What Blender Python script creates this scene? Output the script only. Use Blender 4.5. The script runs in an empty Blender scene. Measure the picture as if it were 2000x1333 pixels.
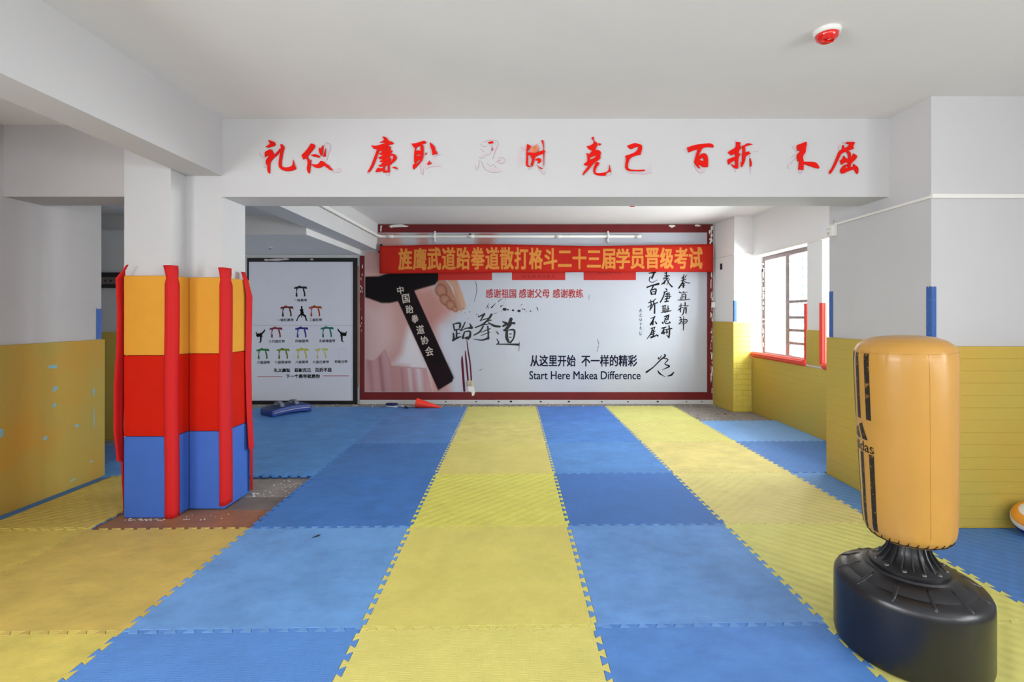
import bpy, bmesh, math, random
import numpy as np
from mathutils import Vector, Matrix, Euler
random.seed(7)
scene = bpy.context.scene
COL = scene.collection

# ------------------------------------------------------------------ camera, sky, lights, exposure
F = 949.0                      # focal length in pixels of the 2000 x 1333 frame
PX, PY = 1018.0, 615.0         # principal point (vertical-corrected photograph)
H = 1.362                      # eye height
cd = bpy.data.cameras.new('camera'); cam = bpy.data.objects.new('camera', cd); COL.objects.link(cam)
cd.sensor_width = 36.0; cd.sensor_fit = 'HORIZONTAL'; cd.lens = 36.0 * F / 2000
cd.shift_x = -(PX - 1000) / 2000; cd.shift_y = -(666.5 - PY) / 2000
cd.clip_start = 0.02; cd.clip_end = 800
cam.location = (0, 0, H); cam.rotation_euler = (math.pi / 2, 0, 0)
scene.camera = cam

w = bpy.data.worlds.new('sky'); scene.world = w; w.use_nodes = True
bg = w.node_tree.nodes['Background']
bg.inputs['Color'].default_value = (0.90, 0.95, 1.0, 1); bg.inputs['Strength'].default_value = 3.0

def area_lamp(name, loc, rot, sx, sy, energy, col=(0.955, 0.98, 1.0)):
    l = bpy.data.lights.new(name, 'AREA'); l.shape = 'RECTANGLE'; l.size = sx; l.size_y = sy
    l.energy = energy; l.color = col
    o = bpy.data.objects.new(name, l); COL.objects.link(o); o.location = loc; o.rotation_euler = rot
    return o
R90 = math.pi / 2
# daylight through the windows: two in the near right wall, two behind the camera, one broad patch of sky outside the far bay
for y in (-2.2, -0.35):
    area_lamp('daylight_and_fill', (3.98, y, 1.5), (0, R90, 0), 1.3, 1.5, 46)
    area_lamp('daylight_and_fill', (-3.58, y, 1.5), (0, -R90, 0), 1.3, 1.5, 78)  # added fill from the left, to brighten pillar side, floor and ceiling
for x in (-1.9, 1.6):
    area_lamp('daylight_and_fill', (x, -3.42, 1.55), (R90, 0, 0), 2.4, 1.4, 9)
area_lamp('daylight_and_fill', (4.35, 5.5, 1.75), (0, R90, 0), 1.8, 2.9, 390)

vs = scene.view_settings
vs.view_transform = 'Standard'; vs.look = 'None'; vs.gamma = 1.0; vs.use_curve_mapping = False
vs.exposure = 0.30
scene.cycles.max_bounces = 14; scene.cycles.diffuse_bounces = 8

# ------------------------------------------------------------------ helpers
def lin(c, k=1.0):
    out = []
    for v in c:
        v /= 255.0
        out.append(min(1.0, (v / 12.92 if v <= 0.04045 else ((v + 0.055) / 1.055) ** 2.4) * k))
    return tuple(out)

def W(x, y, d):                # photo pixel at depth d -> point in the room
    return Vector(((x - PX) * d / F, d, H - (y - PY) * d / F))

def tag(o, label=None, cat=None, group=None, kind=None):
    if label: o['label'] = label
    if cat: o['category'] = cat
    if group: o['group'] = group
    if kind: o['kind'] = kind
    return o

def empty(name, loc, label=None, cat=None, group=None, kind=None, rz=0):
    o = bpy.data.objects.new(name, None); COL.objects.link(o); o.location = loc; o.rotation_euler = (0, 0, rz)
    o.empty_display_size = 0.1
    return tag(o, label, cat, group, kind)

def link(name, me, mats, parent=None, loc=None, rot=None):
    o = bpy.data.objects.new(name, me); COL.objects.link(o)
    if not isinstance(mats, (list, tuple)): mats = [mats]
    for m in mats: me.materials.append(m)
    if parent: o.parent = parent
    if loc is not None: o.location = loc
    if rot is not None: o.rotation_euler = rot
    return o

def from_bm(name, bm, mats, parent=None, loc=None, rot=None, smooth=False):
    me = bpy.data.meshes.new(name)
    bmesh.ops.recalc_face_normals(bm, faces=bm.faces)
    bm.to_mesh(me); bm.free()
    if smooth:
        me.shade_smooth()
    o = link(name, me, mats, parent, loc, rot)
    return o

def auto_smooth(o, ang=35):
    o.data.shade_smooth()
    bm = bmesh.new(); bm.from_mesh(o.data)
    for e in bm.edges:
        if len(e.link_faces) == 2 and e.calc_face_angle(0) > math.radians(ang): e.smooth = False
    bm.to_mesh(o.data); bm.free()
    return o

def bm_box(bm, x0, x1, y0, y1, z0, z1, bevel=0, seg=2, mi=0):
    r = bmesh.ops.create_cube(bm, size=1.0)
    vs_ = r['verts']
    for v in vs_:
        v.co = Vector((x0 + (v.co.x + .5) * (x1 - x0), y0 + (v.co.y + .5) * (y1 - y0), z0 + (v.co.z + .5) * (z1 - z0)))
    fs = set(f for v in vs_ for f in v.link_faces)
    for f in fs: f.material_index = mi
    if bevel:
        es = list(set(e for v in vs_ for e in v.link_edges))
        bmesh.ops.bevel(bm, geom=es, offset=bevel, segments=seg, profile=.5, affect='EDGES')

def box(name, x0, x1, y0, y1, z0, z1, mats, parent=None, bevel=0, seg=2):
    bm = bmesh.new(); c = Vector(((x0 + x1) / 2, (y0 + y1) / 2, z0)) if parent is None else Vector((0, 0, 0))
    bm_box(bm, x0 - c.x, x1 - c.x, y0 - c.y, y1 - c.y, z0 - c.z, z1 - c.z, bevel, seg)
    o = from_bm(name, bm, mats, parent, c)
    if bevel: auto_smooth(o, 40)
    return o

def bm_prism(bm, poly, z0, z1, mi=0):
    lo = [bm.verts.new((x, y, z0)) for x, y in poly]; hi = [bm.verts.new((x, y, z1)) for x, y in poly]
    n = len(poly); fs = [bm.faces.new(hi), bm.faces.new(lo[::-1])]
    for i in range(n): fs.append(bm.faces.new((lo[i], lo[(i + 1) % n], hi[(i + 1) % n], hi[i])))
    for f in fs: f.material_index = mi
    return fs

def bm_lathe(bm, prof, n=48, mi=0, cx=0, cy=0):
    rings = []
    for r, z in prof:
        if r < 1e-6: rings.append([bm.verts.new((cx, cy, z))])
        else: rings.append([bm.verts.new((cx + r * math.cos(2 * math.pi * k / n), cy + r * math.sin(2 * math.pi * k / n), z)) for k in range(n)])
    for a, b in zip(rings, rings[1:]):
        for k in range(n):
            j = (k + 1) % n
            if len(a) == 1 and len(b) == 1: continue
            if len(a) == 1: f = bm.faces.new((a[0], b[j], b[k]))
            elif len(b) == 1: f = bm.faces.new((a[k], a[j], b[0]))
            else: f = bm.faces.new((a[k], a[j], b[j], b[k]))
            f.material_index = mi

def bm_tube(bm, pts, r, n=10, cap=True, mi=0):
    pts = [Vector(p) for p in pts]; rings = []
    for i, p in enumerate(pts):
        t = (pts[min(i + 1, len(pts) - 1)] - pts[max(i - 1, 0)]).normalized()
        up = Vector((0, 0, 1)) if abs(t.z) < .9 else Vector((1, 0, 0))
        a = t.cross(up).normalized(); b = a.cross(t)
        rr = r[i] if isinstance(r, (list, tuple)) else r
        rings.append([bm.verts.new(p + (a * math.cos(2 * math.pi * k / n) + b * math.sin(2 * math.pi * k / n)) * rr) for k in range(n)])
    for a, b in zip(rings, rings[1:]):
        for k in range(n):
            f = bm.faces.new((a[k], a[(k + 1) % n], b[(k + 1) % n], b[k])); f.material_index = mi; f.smooth = True
    if cap:
        bm.faces.new(rings[0][::-1]).material_index = mi; bm.faces.new(rings[-1]).material_index = mi

# ------------------------------------------------------------------ materials
def new_mat(name):
    m = bpy.data.materials.new(name); m.use_nodes = True
    nt = m.node_tree; return m, nt, nt.nodes['Principled BSDF']

def N(nt, typ, **kw):
    n = nt.nodes.new(typ)
    for k, v in kw.items():
        if k in n.inputs: n.inputs[k].default_value = v
        else: setattr(n, k, v)
    return n

def mat(name, c, rough=.6, k=1.0, var=.0, scale=4.0, bump=0.0, bscale=60.0, spec=.35, c2=None, thr=(.45, .6), metal=0.0, detail=4.0):
    """plain colour; var = gentle unevenness of the colour, c2 = a second colour in noise-shaped worn patches, bump = surface grain"""
    m, nt, b = new_mat(name); L = nt.links
    col = lin(c, k) + (1,)
    b.inputs['Base Color'].default_value = col; b.inputs['Roughness'].default_value = rough
    b.inputs['Specular IOR Level'].default_value = spec; b.inputs['Metallic'].default_value = metal
    if var or c2 or bump:
        tc = N(nt, 'ShaderNodeTexCoord')
    if var or c2:
        nz = N(nt, 'ShaderNodeTexNoise', Scale=scale, Detail=detail, Roughness=.6); L.new(tc.outputs['Object'], nz.inputs['Vector'])
        rp = N(nt, 'ShaderNodeValToRGB'); L.new(nz.outputs['Fac'], rp.inputs['Fac'])
        e = rp.color_ramp.elements
        if c2:
            e[0].position, e[1].position = thr; e[0].color = col; e[1].color = lin(c2, k) + (1,)
        else:
            e[0].position, e[1].position = .3, .7
            e[0].color = tuple(v * (1 - var) for v in col[:3]) + (1,); e[1].color = tuple(min(1, v * (1 + var)) for v in col[:3]) + (1,)
        L.new(rp.outputs['Color'], b.inputs['Base Color'])
    if bump:
        n2 = N(nt, 'ShaderNodeTexNoise', Scale=bscale, Detail=3.0); L.new(tc.outputs['Object'], n2.inputs['Vector'])
        bp = N(nt, 'ShaderNodeBump', Strength=bump, Distance=.004); L.new(n2.outputs['Fac'], bp.inputs['Height']); L.new(bp.outputs['Normal'], b.inputs['Normal'])
    return m

M = {}
M['wall'] = mat('wall_paint', (200, 199, 200), .75, var=.025, scale=1.3, bump=.12, bscale=25, spec=.2)
M['ceil'] = mat('ceiling_paint', (230, 229, 228), .8, var=.03, scale=.9, bump=.05, bscale=20, spec=.15)
M['wall_shaded'] = mat('shaded_wall_paint', (182, 178, 178), .75, var=.04, scale=1.6, bump=.12, bscale=25, spec=.2)  # greyer wall paint, the shade of the left side put into its colour
M['wall_lit'] = mat('lit_wall_paint', (236, 235, 235), .75, var=.02, scale=1.3, bump=.12, bscale=25, spec=.2)  # same wall paint lightened, brighter light on the rear right painted in
M['concrete'] = mat('concrete', (136, 129, 124), .85, c2=(150, 144, 138), thr=(.42, .62), scale=9, bump=.5, bscale=70)
M['board'] = mat('laminate', (150, 104, 74), .5, var=.16, scale=7, spec=.3)
M['board_grey'] = mat('grey_board', (112, 104, 98), .7, var=.2, scale=6)
M['chip'] = mat('rubble', (205, 202, 196), .9, var=.15, scale=30)
M['dirt'] = mat('rubble_dark', (98, 88, 80), .9, var=.2, scale=30)
M['maroon'] = mat('maroon_vinyl', (112, 30, 32), .45, var=.12, scale=3, spec=.3)
M['black'] = mat('black_plastic', (26, 25, 28), .45, spec=.4)
M['ink'] = mat('black_ink', (24, 23, 26), .6, spec=.1)
M['ink_grey'] = mat('grey_ink', (52, 54, 54), .6, spec=.1)
M['ink_navy'] = mat('navy_ink', (20, 20, 48), .6, spec=.1)
M['ink_red'] = mat('red_ink', (168, 30, 32), .6)
M['ink_maroon'] = mat('maroon_ink', (98, 28, 52), .6, spec=.1)
M['ink_faint'] = mat('faint_ink', (150, 26, 22), .6)
M['chalk'] = mat('white_ink', (205, 190, 178), .6)
M['chart'] = mat('chart_board', (218, 219, 229), .5, var=.02, scale=2, spec=.3)
M['mural'] = mat('mural_white', (186, 190, 200), .4, var=.02, scale=1.5, spec=.35)
M['banner'] = mat('banner_cloth', (180, 30, 14), .65, var=.06, scale=5, spec=.2)
M['gold'] = mat('banner_yellow', (208, 134, 58), .65, var=.05, scale=6, spec=.2)
M['red_panel'] = mat('red_print', (186, 30, 20), .5)
M['char_red'] = mat('red_acrylic', (222, 18, 4), .6, spec=.15)
M['char_orange'] = mat('curled_film', (238, 128, 104), .4, c2=(196, 120, 80), thr=(.45, .55), scale=18)
M['residue'] = mat('glue_residue', (200, 189, 194), .7, var=.03, scale=20)
M['residue_line'] = mat('glue_outline', (172, 136, 146), .7)
M['pvc'] = mat('white_pvc', (232, 230, 224), .4, spec=.4)
M['socket'] = mat('socket_plastic', (236, 234, 228), .4)
M['socket_old'] = mat('socket_beige', (196, 180, 150), .5)
M['hole'] = mat('dark_hole', (40, 34, 32), .9)
M['wallgrey'] = mat('far_wall_paint', (214, 213, 212), .8, var=.03, scale=1.5, spec=.15)
M['paint_blue'] = mat('blue_paint', (62, 98, 166), .6, c2=(96, 132, 190), thr=(.6, .75), scale=25)
M['metal'] = mat('window_metal', (120, 104, 102), .5, c2=(150, 138, 134), thr=(.5, .7), scale=30, spec=.4)
M['bag'] = mat('bag_vinyl', (186, 138, 64), .3, var=.04, scale=5, bump=.06, bscale=14, spec=.4)
M['bag_print'] = mat('worn_black_print', (38, 33, 24), .45, c2=(176, 130, 56), thr=(.56, .72), scale=75, detail=8)
M['base'] = mat('base_plastic', (23, 23, 28), .3, var=.08, scale=5, bump=.05, bscale=90, spec=.55)
M['neck'] = mat('neck_plastic', (30, 30, 32), .35, spec=.5)
M['bolt'] = mat('bolt_head', (92, 92, 92), .35, metal=.6)
M['lace'] = mat('black_lace', (28, 24, 22), .6)
M['pad_orange'] = mat('orange_canvas', (216, 152, 54), .8, var=.05, scale=3, bump=.25, bscale=420, spec=.15)
M['pad_red'] = mat('red_canvas', (194, 26, 4), .8, var=.05, scale=3, bump=.25, bscale=420, spec=.15)
M['pad_blue'] = mat('blue_canvas', (66, 104, 186), .8, var=.05, scale=3, bump=.25, bscale=420, spec=.15)
M['cone'] = mat('cone_red', (236, 58, 36), .4, spec=.4)
M['navy'] = mat('kick_pad_blue', (20, 50, 122), .45, var=.1, scale=8, spec=.4)
M['navy2'] = mat('kick_pad_dark', (32, 52, 92), .6, var=.1, scale=8)
M['paddle_navy'] = mat('paddle_navy', (26, 34, 84), .5)
M['paddle_grey'] = mat('paddle_grey', (186, 190, 200), .5)
M['ball_o'] = mat('ball_orange', (240, 158, 52), .5); M['ball_w'] = mat('ball_white', (222, 218, 212), .5); M['ball_b'] = mat('ball_blue', (20, 36, 128), .5)
M['facade'] = mat('pale_facade', (222, 216, 208), .9); M['facade_window'] = mat('facade_window', (150, 154, 162), .3)
M['alarm_white'] = mat('alarm_base', (226, 225, 221), .4)

def strap_mat():
    m, nt, b = new_mat('red_webbing'); L = nt.links
    tc = N(nt, 'ShaderNodeTexCoord'); sp = N(nt, 'ShaderNodeSeparateXYZ'); L.new(tc.outputs['UV'], sp.inputs[0])
    mu = N(nt, 'ShaderNodeMath', operation='MULTIPLY'); mu.inputs[1].default_value = 2 * math.pi * 7; L.new(sp.outputs['X'], mu.inputs[0])
    s = N(nt, 'ShaderNodeMath', operation='SINE'); L.new(mu.outputs[0], s.inputs[0])
    bp = N(nt, 'ShaderNodeBump', Strength=.3, Distance=.002); L.new(s.outputs[0], bp.inputs['Height']); L.new(bp.outputs['Normal'], b.inputs['Normal'])
    b.inputs['Base Color'].default_value = lin((202, 32, 34)) + (1,); b.inputs['Roughness'].default_value = .7; b.inputs['Specular IOR Level'].default_value = .2
    return m
M['strap'] = strap_mat()

def pad_mat(name, c, c2, brick=False):
    """wall foam sheets: fine horizontal embossing (or embossed bricks)"""
    m, nt, b = new_mat(name); L = nt.links
    tc = N(nt, 'ShaderNodeTexCoord')
    nz = N(nt, 'ShaderNodeTexNoise', Scale=1.7, Detail=5.0); L.new(tc.outputs['Object'], nz.inputs['Vector'])
    rp = N(nt, 'ShaderNodeValToRGB'); L.new(nz.outputs['Fac'], rp.inputs['Fac'])
    e = rp.color_ramp.elements; e[0].position, e[1].position = .35, .68; e[0].color = lin(c) + (1,); e[1].color = lin(c2) + (1,)
    L.new(rp.outputs['Color'], b.inputs['Base Color'])
    sp = N(nt, 'ShaderNodeSeparateXYZ'); L.new(tc.outputs['Object'], sp.inputs[0])
    if brick:
        cb = N(nt, 'ShaderNodeCombineXYZ'); L.new(sp.outputs['X'], cb.inputs[0]); L.new(sp.outputs['Z'], cb.inputs[1])
        br = N(nt, 'ShaderNodeTexBrick', Scale=1.0); L.new(cb.outputs[0], br.inputs['Vector'])
        br.inputs['Brick Width'].default_value = .17; br.inputs['Row Height'].default_value = .075; br.inputs['Mortar Size'].default_value = .006
        br.inputs['Mortar Smooth'].default_value = .6
        inv = N(nt, 'ShaderNodeMath', operation='SUBTRACT'); inv.inputs[0].default_value = 1.0; L.new(br.outputs['Fac'], inv.inputs[1]); h = inv.outputs[0]
        dist = .012
    else:
        ad_ = N(nt, 'ShaderNodeMath', operation='ADD'); L.new(sp.outputs['X'], ad_.inputs[0]); L.new(sp.outputs['Y'], ad_.inputs[1])
        cb = N(nt, 'ShaderNodeCombineXYZ'); L.new(ad_.outputs[0], cb.inputs[0]); L.new(sp.outputs['Z'], cb.inputs[1])
        br = N(nt, 'ShaderNodeTexBrick', Scale=1.0); L.new(cb.outputs[0], br.inputs['Vector'])
        br.inputs['Brick Width'].default_value = 2.6; br.inputs['Row Height'].default_value = .0775; br.inputs['Mortar Size'].default_value = .0028; br.inputs['Mortar Smooth'].default_value = .5
        lt = N(nt, 'ShaderNodeMath', operation='SUBTRACT'); lt.inputs[0].default_value = 1.0; L.new(br.outputs['Fac'], lt.inputs[1])
        n2 = N(nt, 'ShaderNodeTexNoise', Scale=1.0, Detail=4.0)
        mp = N(nt, 'ShaderNodeMapping'); mp.inputs['Scale'].default_value = (30, 30, 260); L.new(tc.outputs['Object'], mp.inputs[0]); L.new(mp.outputs[0], n2.inputs['Vector'])
        ad = N(nt, 'ShaderNodeMath', operation='MULTIPLY_ADD'); L.new(n2.outputs['Fac'], ad.inputs[0]); ad.inputs[1].default_value = .35; L.new(lt.outputs[0], ad.inputs[2]); h = ad.outputs[0]
        dist = .006
    bp = N(nt, 'ShaderNodeBump', Strength=.6, Distance=dist); L.new(h, bp.inputs['Height']); L.new(bp.outputs['Normal'], b.inputs['Normal'])
    b.inputs['Roughness'].default_value = .6; b.inputs['Specular IOR Level'].default_value = .25
    return m
M['pad_yellow'] = pad_mat('yellow_foam', (192, 170, 78), (200, 164, 70))
M['pad_left'] = mat('worn_yellow_foam', (178, 152, 74), .65, c2=(194, 144, 58), thr=(.45, .7), scale=1.5, bump=.25, bscale=45, spec=.2, detail=5)
M['pad_brick'] = pad_mat('brick_foam', (222, 204, 92), (220, 198, 86), True)
M['pad_scar'] = mat('scar_blue', (130, 170, 180), .8)

def foam_mat(name, kind):
    m, nt, b = new_mat(name); L = nt.links
    oi = N(nt, 'ShaderNodeObjectInfo'); tc = N(nt, 'ShaderNodeTexCoord')
    ofs = N(nt, 'ShaderNodeVectorMath', operation='MULTIPLY_ADD')
    L.new(oi.outputs['Random'], ofs.inputs[0]); ofs.inputs[1].default_value = (37, 51, 13); L.new(tc.outputs['Object'], ofs.inputs[2])
    nz = N(nt, 'ShaderNodeTexNoise', Scale=4.5, Detail=8.0, Roughness=.65); L.new(ofs.outputs[0], nz.inputs['Vector'])
    rp = N(nt, 'ShaderNodeValToRGB'); L.new(nz.outputs['Fac'], rp.inputs['Fac'])
    e = rp.color_ramp.elements; e[0].position, e[1].position = .36, .66
    amp = (.90, 1.10) if kind == 'worn' else (.94, 1.05)
    e[0].color = (amp[0],) * 3 + (1,); e[1].color = (amp[1],) * 3 + (1,)
    mx = N(nt, 'ShaderNodeMix', data_type='RGBA', blend_type='MULTIPLY'); mx.inputs['Factor'].default_value = 1.0
    L.new(oi.outputs['Color'], mx.inputs[6]); L.new(rp.outputs['Color'], mx.inputs[7])
    # scuffs: pale streaky wear and a few darker rubbed marks
    mp2 = N(nt, 'ShaderNodeMapping'); mp2.inputs['Scale'].default_value = (7, 15, 7); mp2.inputs['Rotation'].default_value = (0, 0, .5); L.new(ofs.outputs[0], mp2.inputs[0])
    nz2 = N(nt, 'ShaderNodeTexNoise', Scale=1.0, Detail=10.0, Roughness=.7); L.new(mp2.outputs[0], nz2.inputs['Vector'])
    rp2 = N(nt, 'ShaderNodeValToRGB'); L.new(nz2.outputs['Fac'], rp2.inputs['Fac'])
    q = rp2.color_ramp.elements; q[0].position, q[1].position = .30, .72; lo_, hi_ = ((.86, 1.0) if kind == 'worn' else (.95, 1.0)); q[0].color = (lo_, lo_, lo_ + .03, 1)
    q[1].color = (1.12, 1.11, 1.08, 1) if kind == 'worn' else (1.04, 1.04, 1.03, 1); mid = rp2.color_ramp.elements.new(.46); mid.color = (1, 1, 1, 1)
    mx2 = N(nt, 'ShaderNodeMix', data_type='RGBA', blend_type='MULTIPLY'); mx2.inputs['Factor'].default_value = 1.0
    L.new(mx.outputs[2], mx2.inputs[6]); L.new(rp2.outputs['Color'], mx2.inputs[7]); L.new(mx2.outputs[2], b.inputs['Base Color'])
    sp = N(nt, 'ShaderNodeSeparateXYZ'); L.new(tc.outputs['Object'], sp.inputs[0])
    def sine(sock, cyc):
        a = N(nt, 'ShaderNodeMath', operation='MULTIPLY'); a.inputs[1].default_value = 2 * math.pi * cyc; L.new(sock, a.inputs[0])
        s = N(nt, 'ShaderNodeMath', operation='SINE'); L.new(a.outputs[0], s.inputs[0]); return s.outputs[0]
    if kind == 'leaf':
        s1 = sine(sp.outputs['X'], 11); s2 = sine(sp.outputs['Y'], 11)
        p = N(nt, 'ShaderNodeMath', operation='MULTIPLY'); L.new(s1, p.inputs[0]); L.new(s2, p.inputs[1]); hgt = p.outputs[0]; st, di = .5, .0035
    else:
        ck = N(nt, 'ShaderNodeTexChecker', Scale=23.0); L.new(tc.outputs['Object'], ck.inputs['Vector'])
        mp = N(nt, 'ShaderNodeMapping'); mp.inputs['Location'].default_value = (.013, .013, .01); L.new(tc.outputs['Object'], mp.inputs[0]); L.new(mp.outputs[0], ck.inputs['Vector'])
        ck.inputs['Color1'].default_value = (0, 0, 0, 1); ck.inputs['Color2'].default_value = (1, 1, 1, 1)
        s1 = sine(sp.outputs['X'], 115); s2 = sine(sp.outputs['Y'], 115)
        mm = N(nt, 'ShaderNodeMix', data_type='FLOAT'); L.new(ck.outputs['Fac'], mm.inputs[0]); L.new(s1, mm.inputs[2]); L.new(s2, mm.inputs[3]); hgt = mm.outputs[0]
        st, di = (.28, .0012) if kind == 'weave' else (.10, .001)
    bp = N(nt, 'ShaderNodeBump', Strength=st, Distance=di); L.new(hgt, bp.inputs['Height']); L.new(bp.outputs['Normal'], b.inputs['Normal'])
    b.inputs['Roughness'].default_value = .55; b.inputs['Specular IOR Level'].default_value = .3
    return m
FOAM = {k: foam_mat('foam_' + k, k) for k in ('weave', 'worn', 'leaf')}
REV = {'yellow': mat('foam_reverse_blue', (70, 116, 172), .7), 'blue': mat('foam_reverse_dark', (44, 70, 110), .7)}

def glass_mat():
    m, nt, b = new_mat('window_glass'); L = nt.links
    tr = N(nt, 'ShaderNodeBsdfTransparent'); gl = N(nt, 'ShaderNodeBsdfGlossy', Roughness=.02)
    tr.inputs['Color'].default_value = (.95, .97, .97, 1)
    mx = N(nt, 'ShaderNodeMixShader'); mx.inputs[0].default_value = .05
    L.new(tr.outputs[0], mx.inputs[1]); L.new(gl.outputs[0], mx.inputs[2])
    L.new(mx.outputs[0], nt.nodes['Material Output'].inputs['Surface'])
    return m
M['glass'] = glass_mat()
def red_dome():
    m, nt, b = new_mat('red_lens'); b.inputs['Base Color'].default_value = lin((214, 20, 8)) + (1,); b.inputs['Roughness'].default_value = .12
    b.inputs['Specular IOR Level'].default_value = .6; b.inputs['Coat Weight'].default_value = .6; return m
M['dome'] = red_dome()

# ------------------------------------------------------------------ lettering and traced flat shapes
def curve_mesh(polys, thick):
    cu = bpy.data.curves.new('outline', 'CURVE'); cu.dimensions = '2D'; cu.fill_mode = 'BOTH'; cu.extrude = thick / 2
    for p in polys:
        s = cu.splines.new('POLY'); s.points.add(len(p) - 1)
        for i, (x, y) in enumerate(p): s.points[i].co = (x, y, 0, 1)
        s.use_cyclic_u = True
    o = bpy.data.objects.new('outline', cu); COL.objects.link(o)
    me = bpy.data.meshes.new_from_object(o.evaluated_get(bpy.context.evaluated_depsgraph_get()))
    bpy.data.objects.remove(o); bpy.data.curves.remove(cu)
    for v in me.vertices: v.co.z += thick / 2
    return me
def smooth_closed(p, sharp=62):
    """one round of corner-keeping smoothing so traced outlines read as brush edges"""
    n = len(p); out = []
    for i in range(n):
        a, b, c = Vector(p[i - 1]), Vector(p[i]), Vector(p[(i + 1) % n])
        u, v = (b - a), (c - b)
        if u.length > 1e-9 and v.length > 1e-9 and math.degrees(u.angle(v)) < sharp:
            out += [tuple(b * .75 + a * .25), tuple(b * .75 + c * .25)]
        else: out.append(tuple(b))
    return out
def to_plane(polys, d, ox, oy):
    return [[((x - ox) * d / F, -(y - oy) * d / F) for x, y in p] for p in polys]
FACE = (R90, 0, 0)             # local x -> right, local y -> up, local z -> out of the wall
def ribbon_mesh(strokes, d, ox, oy, smooth=True):
    """brush strokes [(x, y, width), ...] in photo pixels -> flat ink ribbons around (ox, oy)"""
    bm = bmesh.new(); lay = 0.0
    for st in strokes:
        st = [tuple(map(float, s)) for s in st]
        pts = []
        for i in range(len(st) - 1):
            p0, p1, p2, p3 = st[max(i - 1, 0)], st[i], st[i + 1], st[min(i + 2, len(st) - 1)]
            for k in range(4 if smooth and len(st) > 2 else 1):
                t = k / 4
                q = [.5 * (2 * p1[j] + (p2[j] - p0[j]) * t + (2 * p0[j] - 5 * p1[j] + 4 * p2[j] - p3[j]) * t * t + (3 * p1[j] - p0[j] - 3 * p2[j] + p3[j]) * t ** 3) for j in range(3)]
                pts.append(q)
        pts.append(list(st[-1]))
        # rounded ends
        def endp(a, b, f):
            L_ = math.hypot(a[0] - b[0], a[1] - b[1]) or 1
            return [a[0] + (a[0] - b[0]) / L_ * a[2] * f, a[1] + (a[1] - b[1]) / L_ * a[2] * f, a[2] * .45]
        pts = [endp(pts[0], pts[1], .4)] + pts + [endp(pts[-1], pts[-2], .4)]
        prev = None
        for i, (x, y, wd) in enumerate(pts):
            a, b = pts[max(i - 1, 0)], pts[min(i + 1, len(pts) - 1)]
            tx, ty = b[0] - a[0], b[1] - a[1]; L_ = math.hypot(tx, ty) or 1
            nx, ny = -ty / L_ * wd / 2, tx / L_ * wd / 2
            pr = [bm.verts.new(((x + sx * nx - ox) * d / F, -(y + sx * ny - oy) * d / F, lay)) for sx in (1, -1)]
            if prev: bm.faces.new((prev[0], prev[1], pr[1], pr[0]))
            prev = pr
        lay += 4e-5
    for f in bm.faces:
        f.normal_update()
        if f.normal.z < 0: f.normal_flip()
    me = bpy.data.meshes.new('strokes'); bm.to_mesh(me); bm.free()
    return me
def zoomed(strokes, x0, y0, s, wk=1.0):
    return [[(x0 + x / s, y0 + y / s, max(.5, w_ / s * wk)) for x, y, w_ in st] for st in strokes]
def text_mesh(txt, offset=0.0, shear=0.0, space=1.0, res=3):
    cu = bpy.data.curves.new('text', 'FONT'); cu.body = txt; cu.offset = offset; cu.resolution_u = res; cu.shear = shear; cu.space_character = space
    o = bpy.data.objects.new('text', cu); COL.objects.link(o)
    bpy.context.view_layer.update()
    me = bpy.data.meshes.new_from_object(o.evaluated_get(bpy.context.evaluated_depsgraph_get()))
    bpy.data.objects.remove(o); bpy.data.curves.remove(cu)
    return me
def text_px(name, txt, x0, y0, x1, y1, d, m, parent, pl, bold=0.0, shear=0.0, space=1.0):
    """lettering that fills the photo box x0..x1, y0..y1 on the plane at depth d; pl = parent's place"""
    me = text_mesh(txt, 0, shear, space)
    if len(me.vertices) == 0: return None
    c = np.empty(len(me.vertices) * 3); me.vertices.foreach_get('co', c); c = c.reshape(-1, 3)
    lo, hi = c.min(0), c.max(0)
    A, B = W(x0, y1, d), W(x1, y0, d)
    c[:, 0] = (c[:, 0] - lo[0]) / (hi[0] - lo[0]) * (B.x - A.x)
    c[:, 1] = (c[:, 1] - lo[1]) / (hi[1] - lo[1]) * (B.z - A.z)
    c[:, 2] = 0
    me.vertices.foreach_set('co', c.ravel()); me.update()
    if bold:                   # heavier strokes: overlaid copies, each a hair further out
        s_ = bold * d / F; base_ = me.copy(); bm = bmesh.new()
        for q, (ax, ay) in enumerate(((0, 0), (-1, -1), (1, -1), (-1, 1), (1, 1), (-1, 0), (1, 0), (0, -1), (0, 1))):
            n0 = len(bm.verts); bm.from_mesh(base_); bm.verts.ensure_lookup_table()
            for v in bm.verts[n0:]: v.co.x += ax * s_; v.co.y += ay * s_; v.co.z = q * 3e-5
        bm.to_mesh(me); bm.free(); bpy.data.meshes.remove(base_)
    return link(name, me, m, parent, Vector((A.x, d, A.z)) - pl, FACE)

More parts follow.
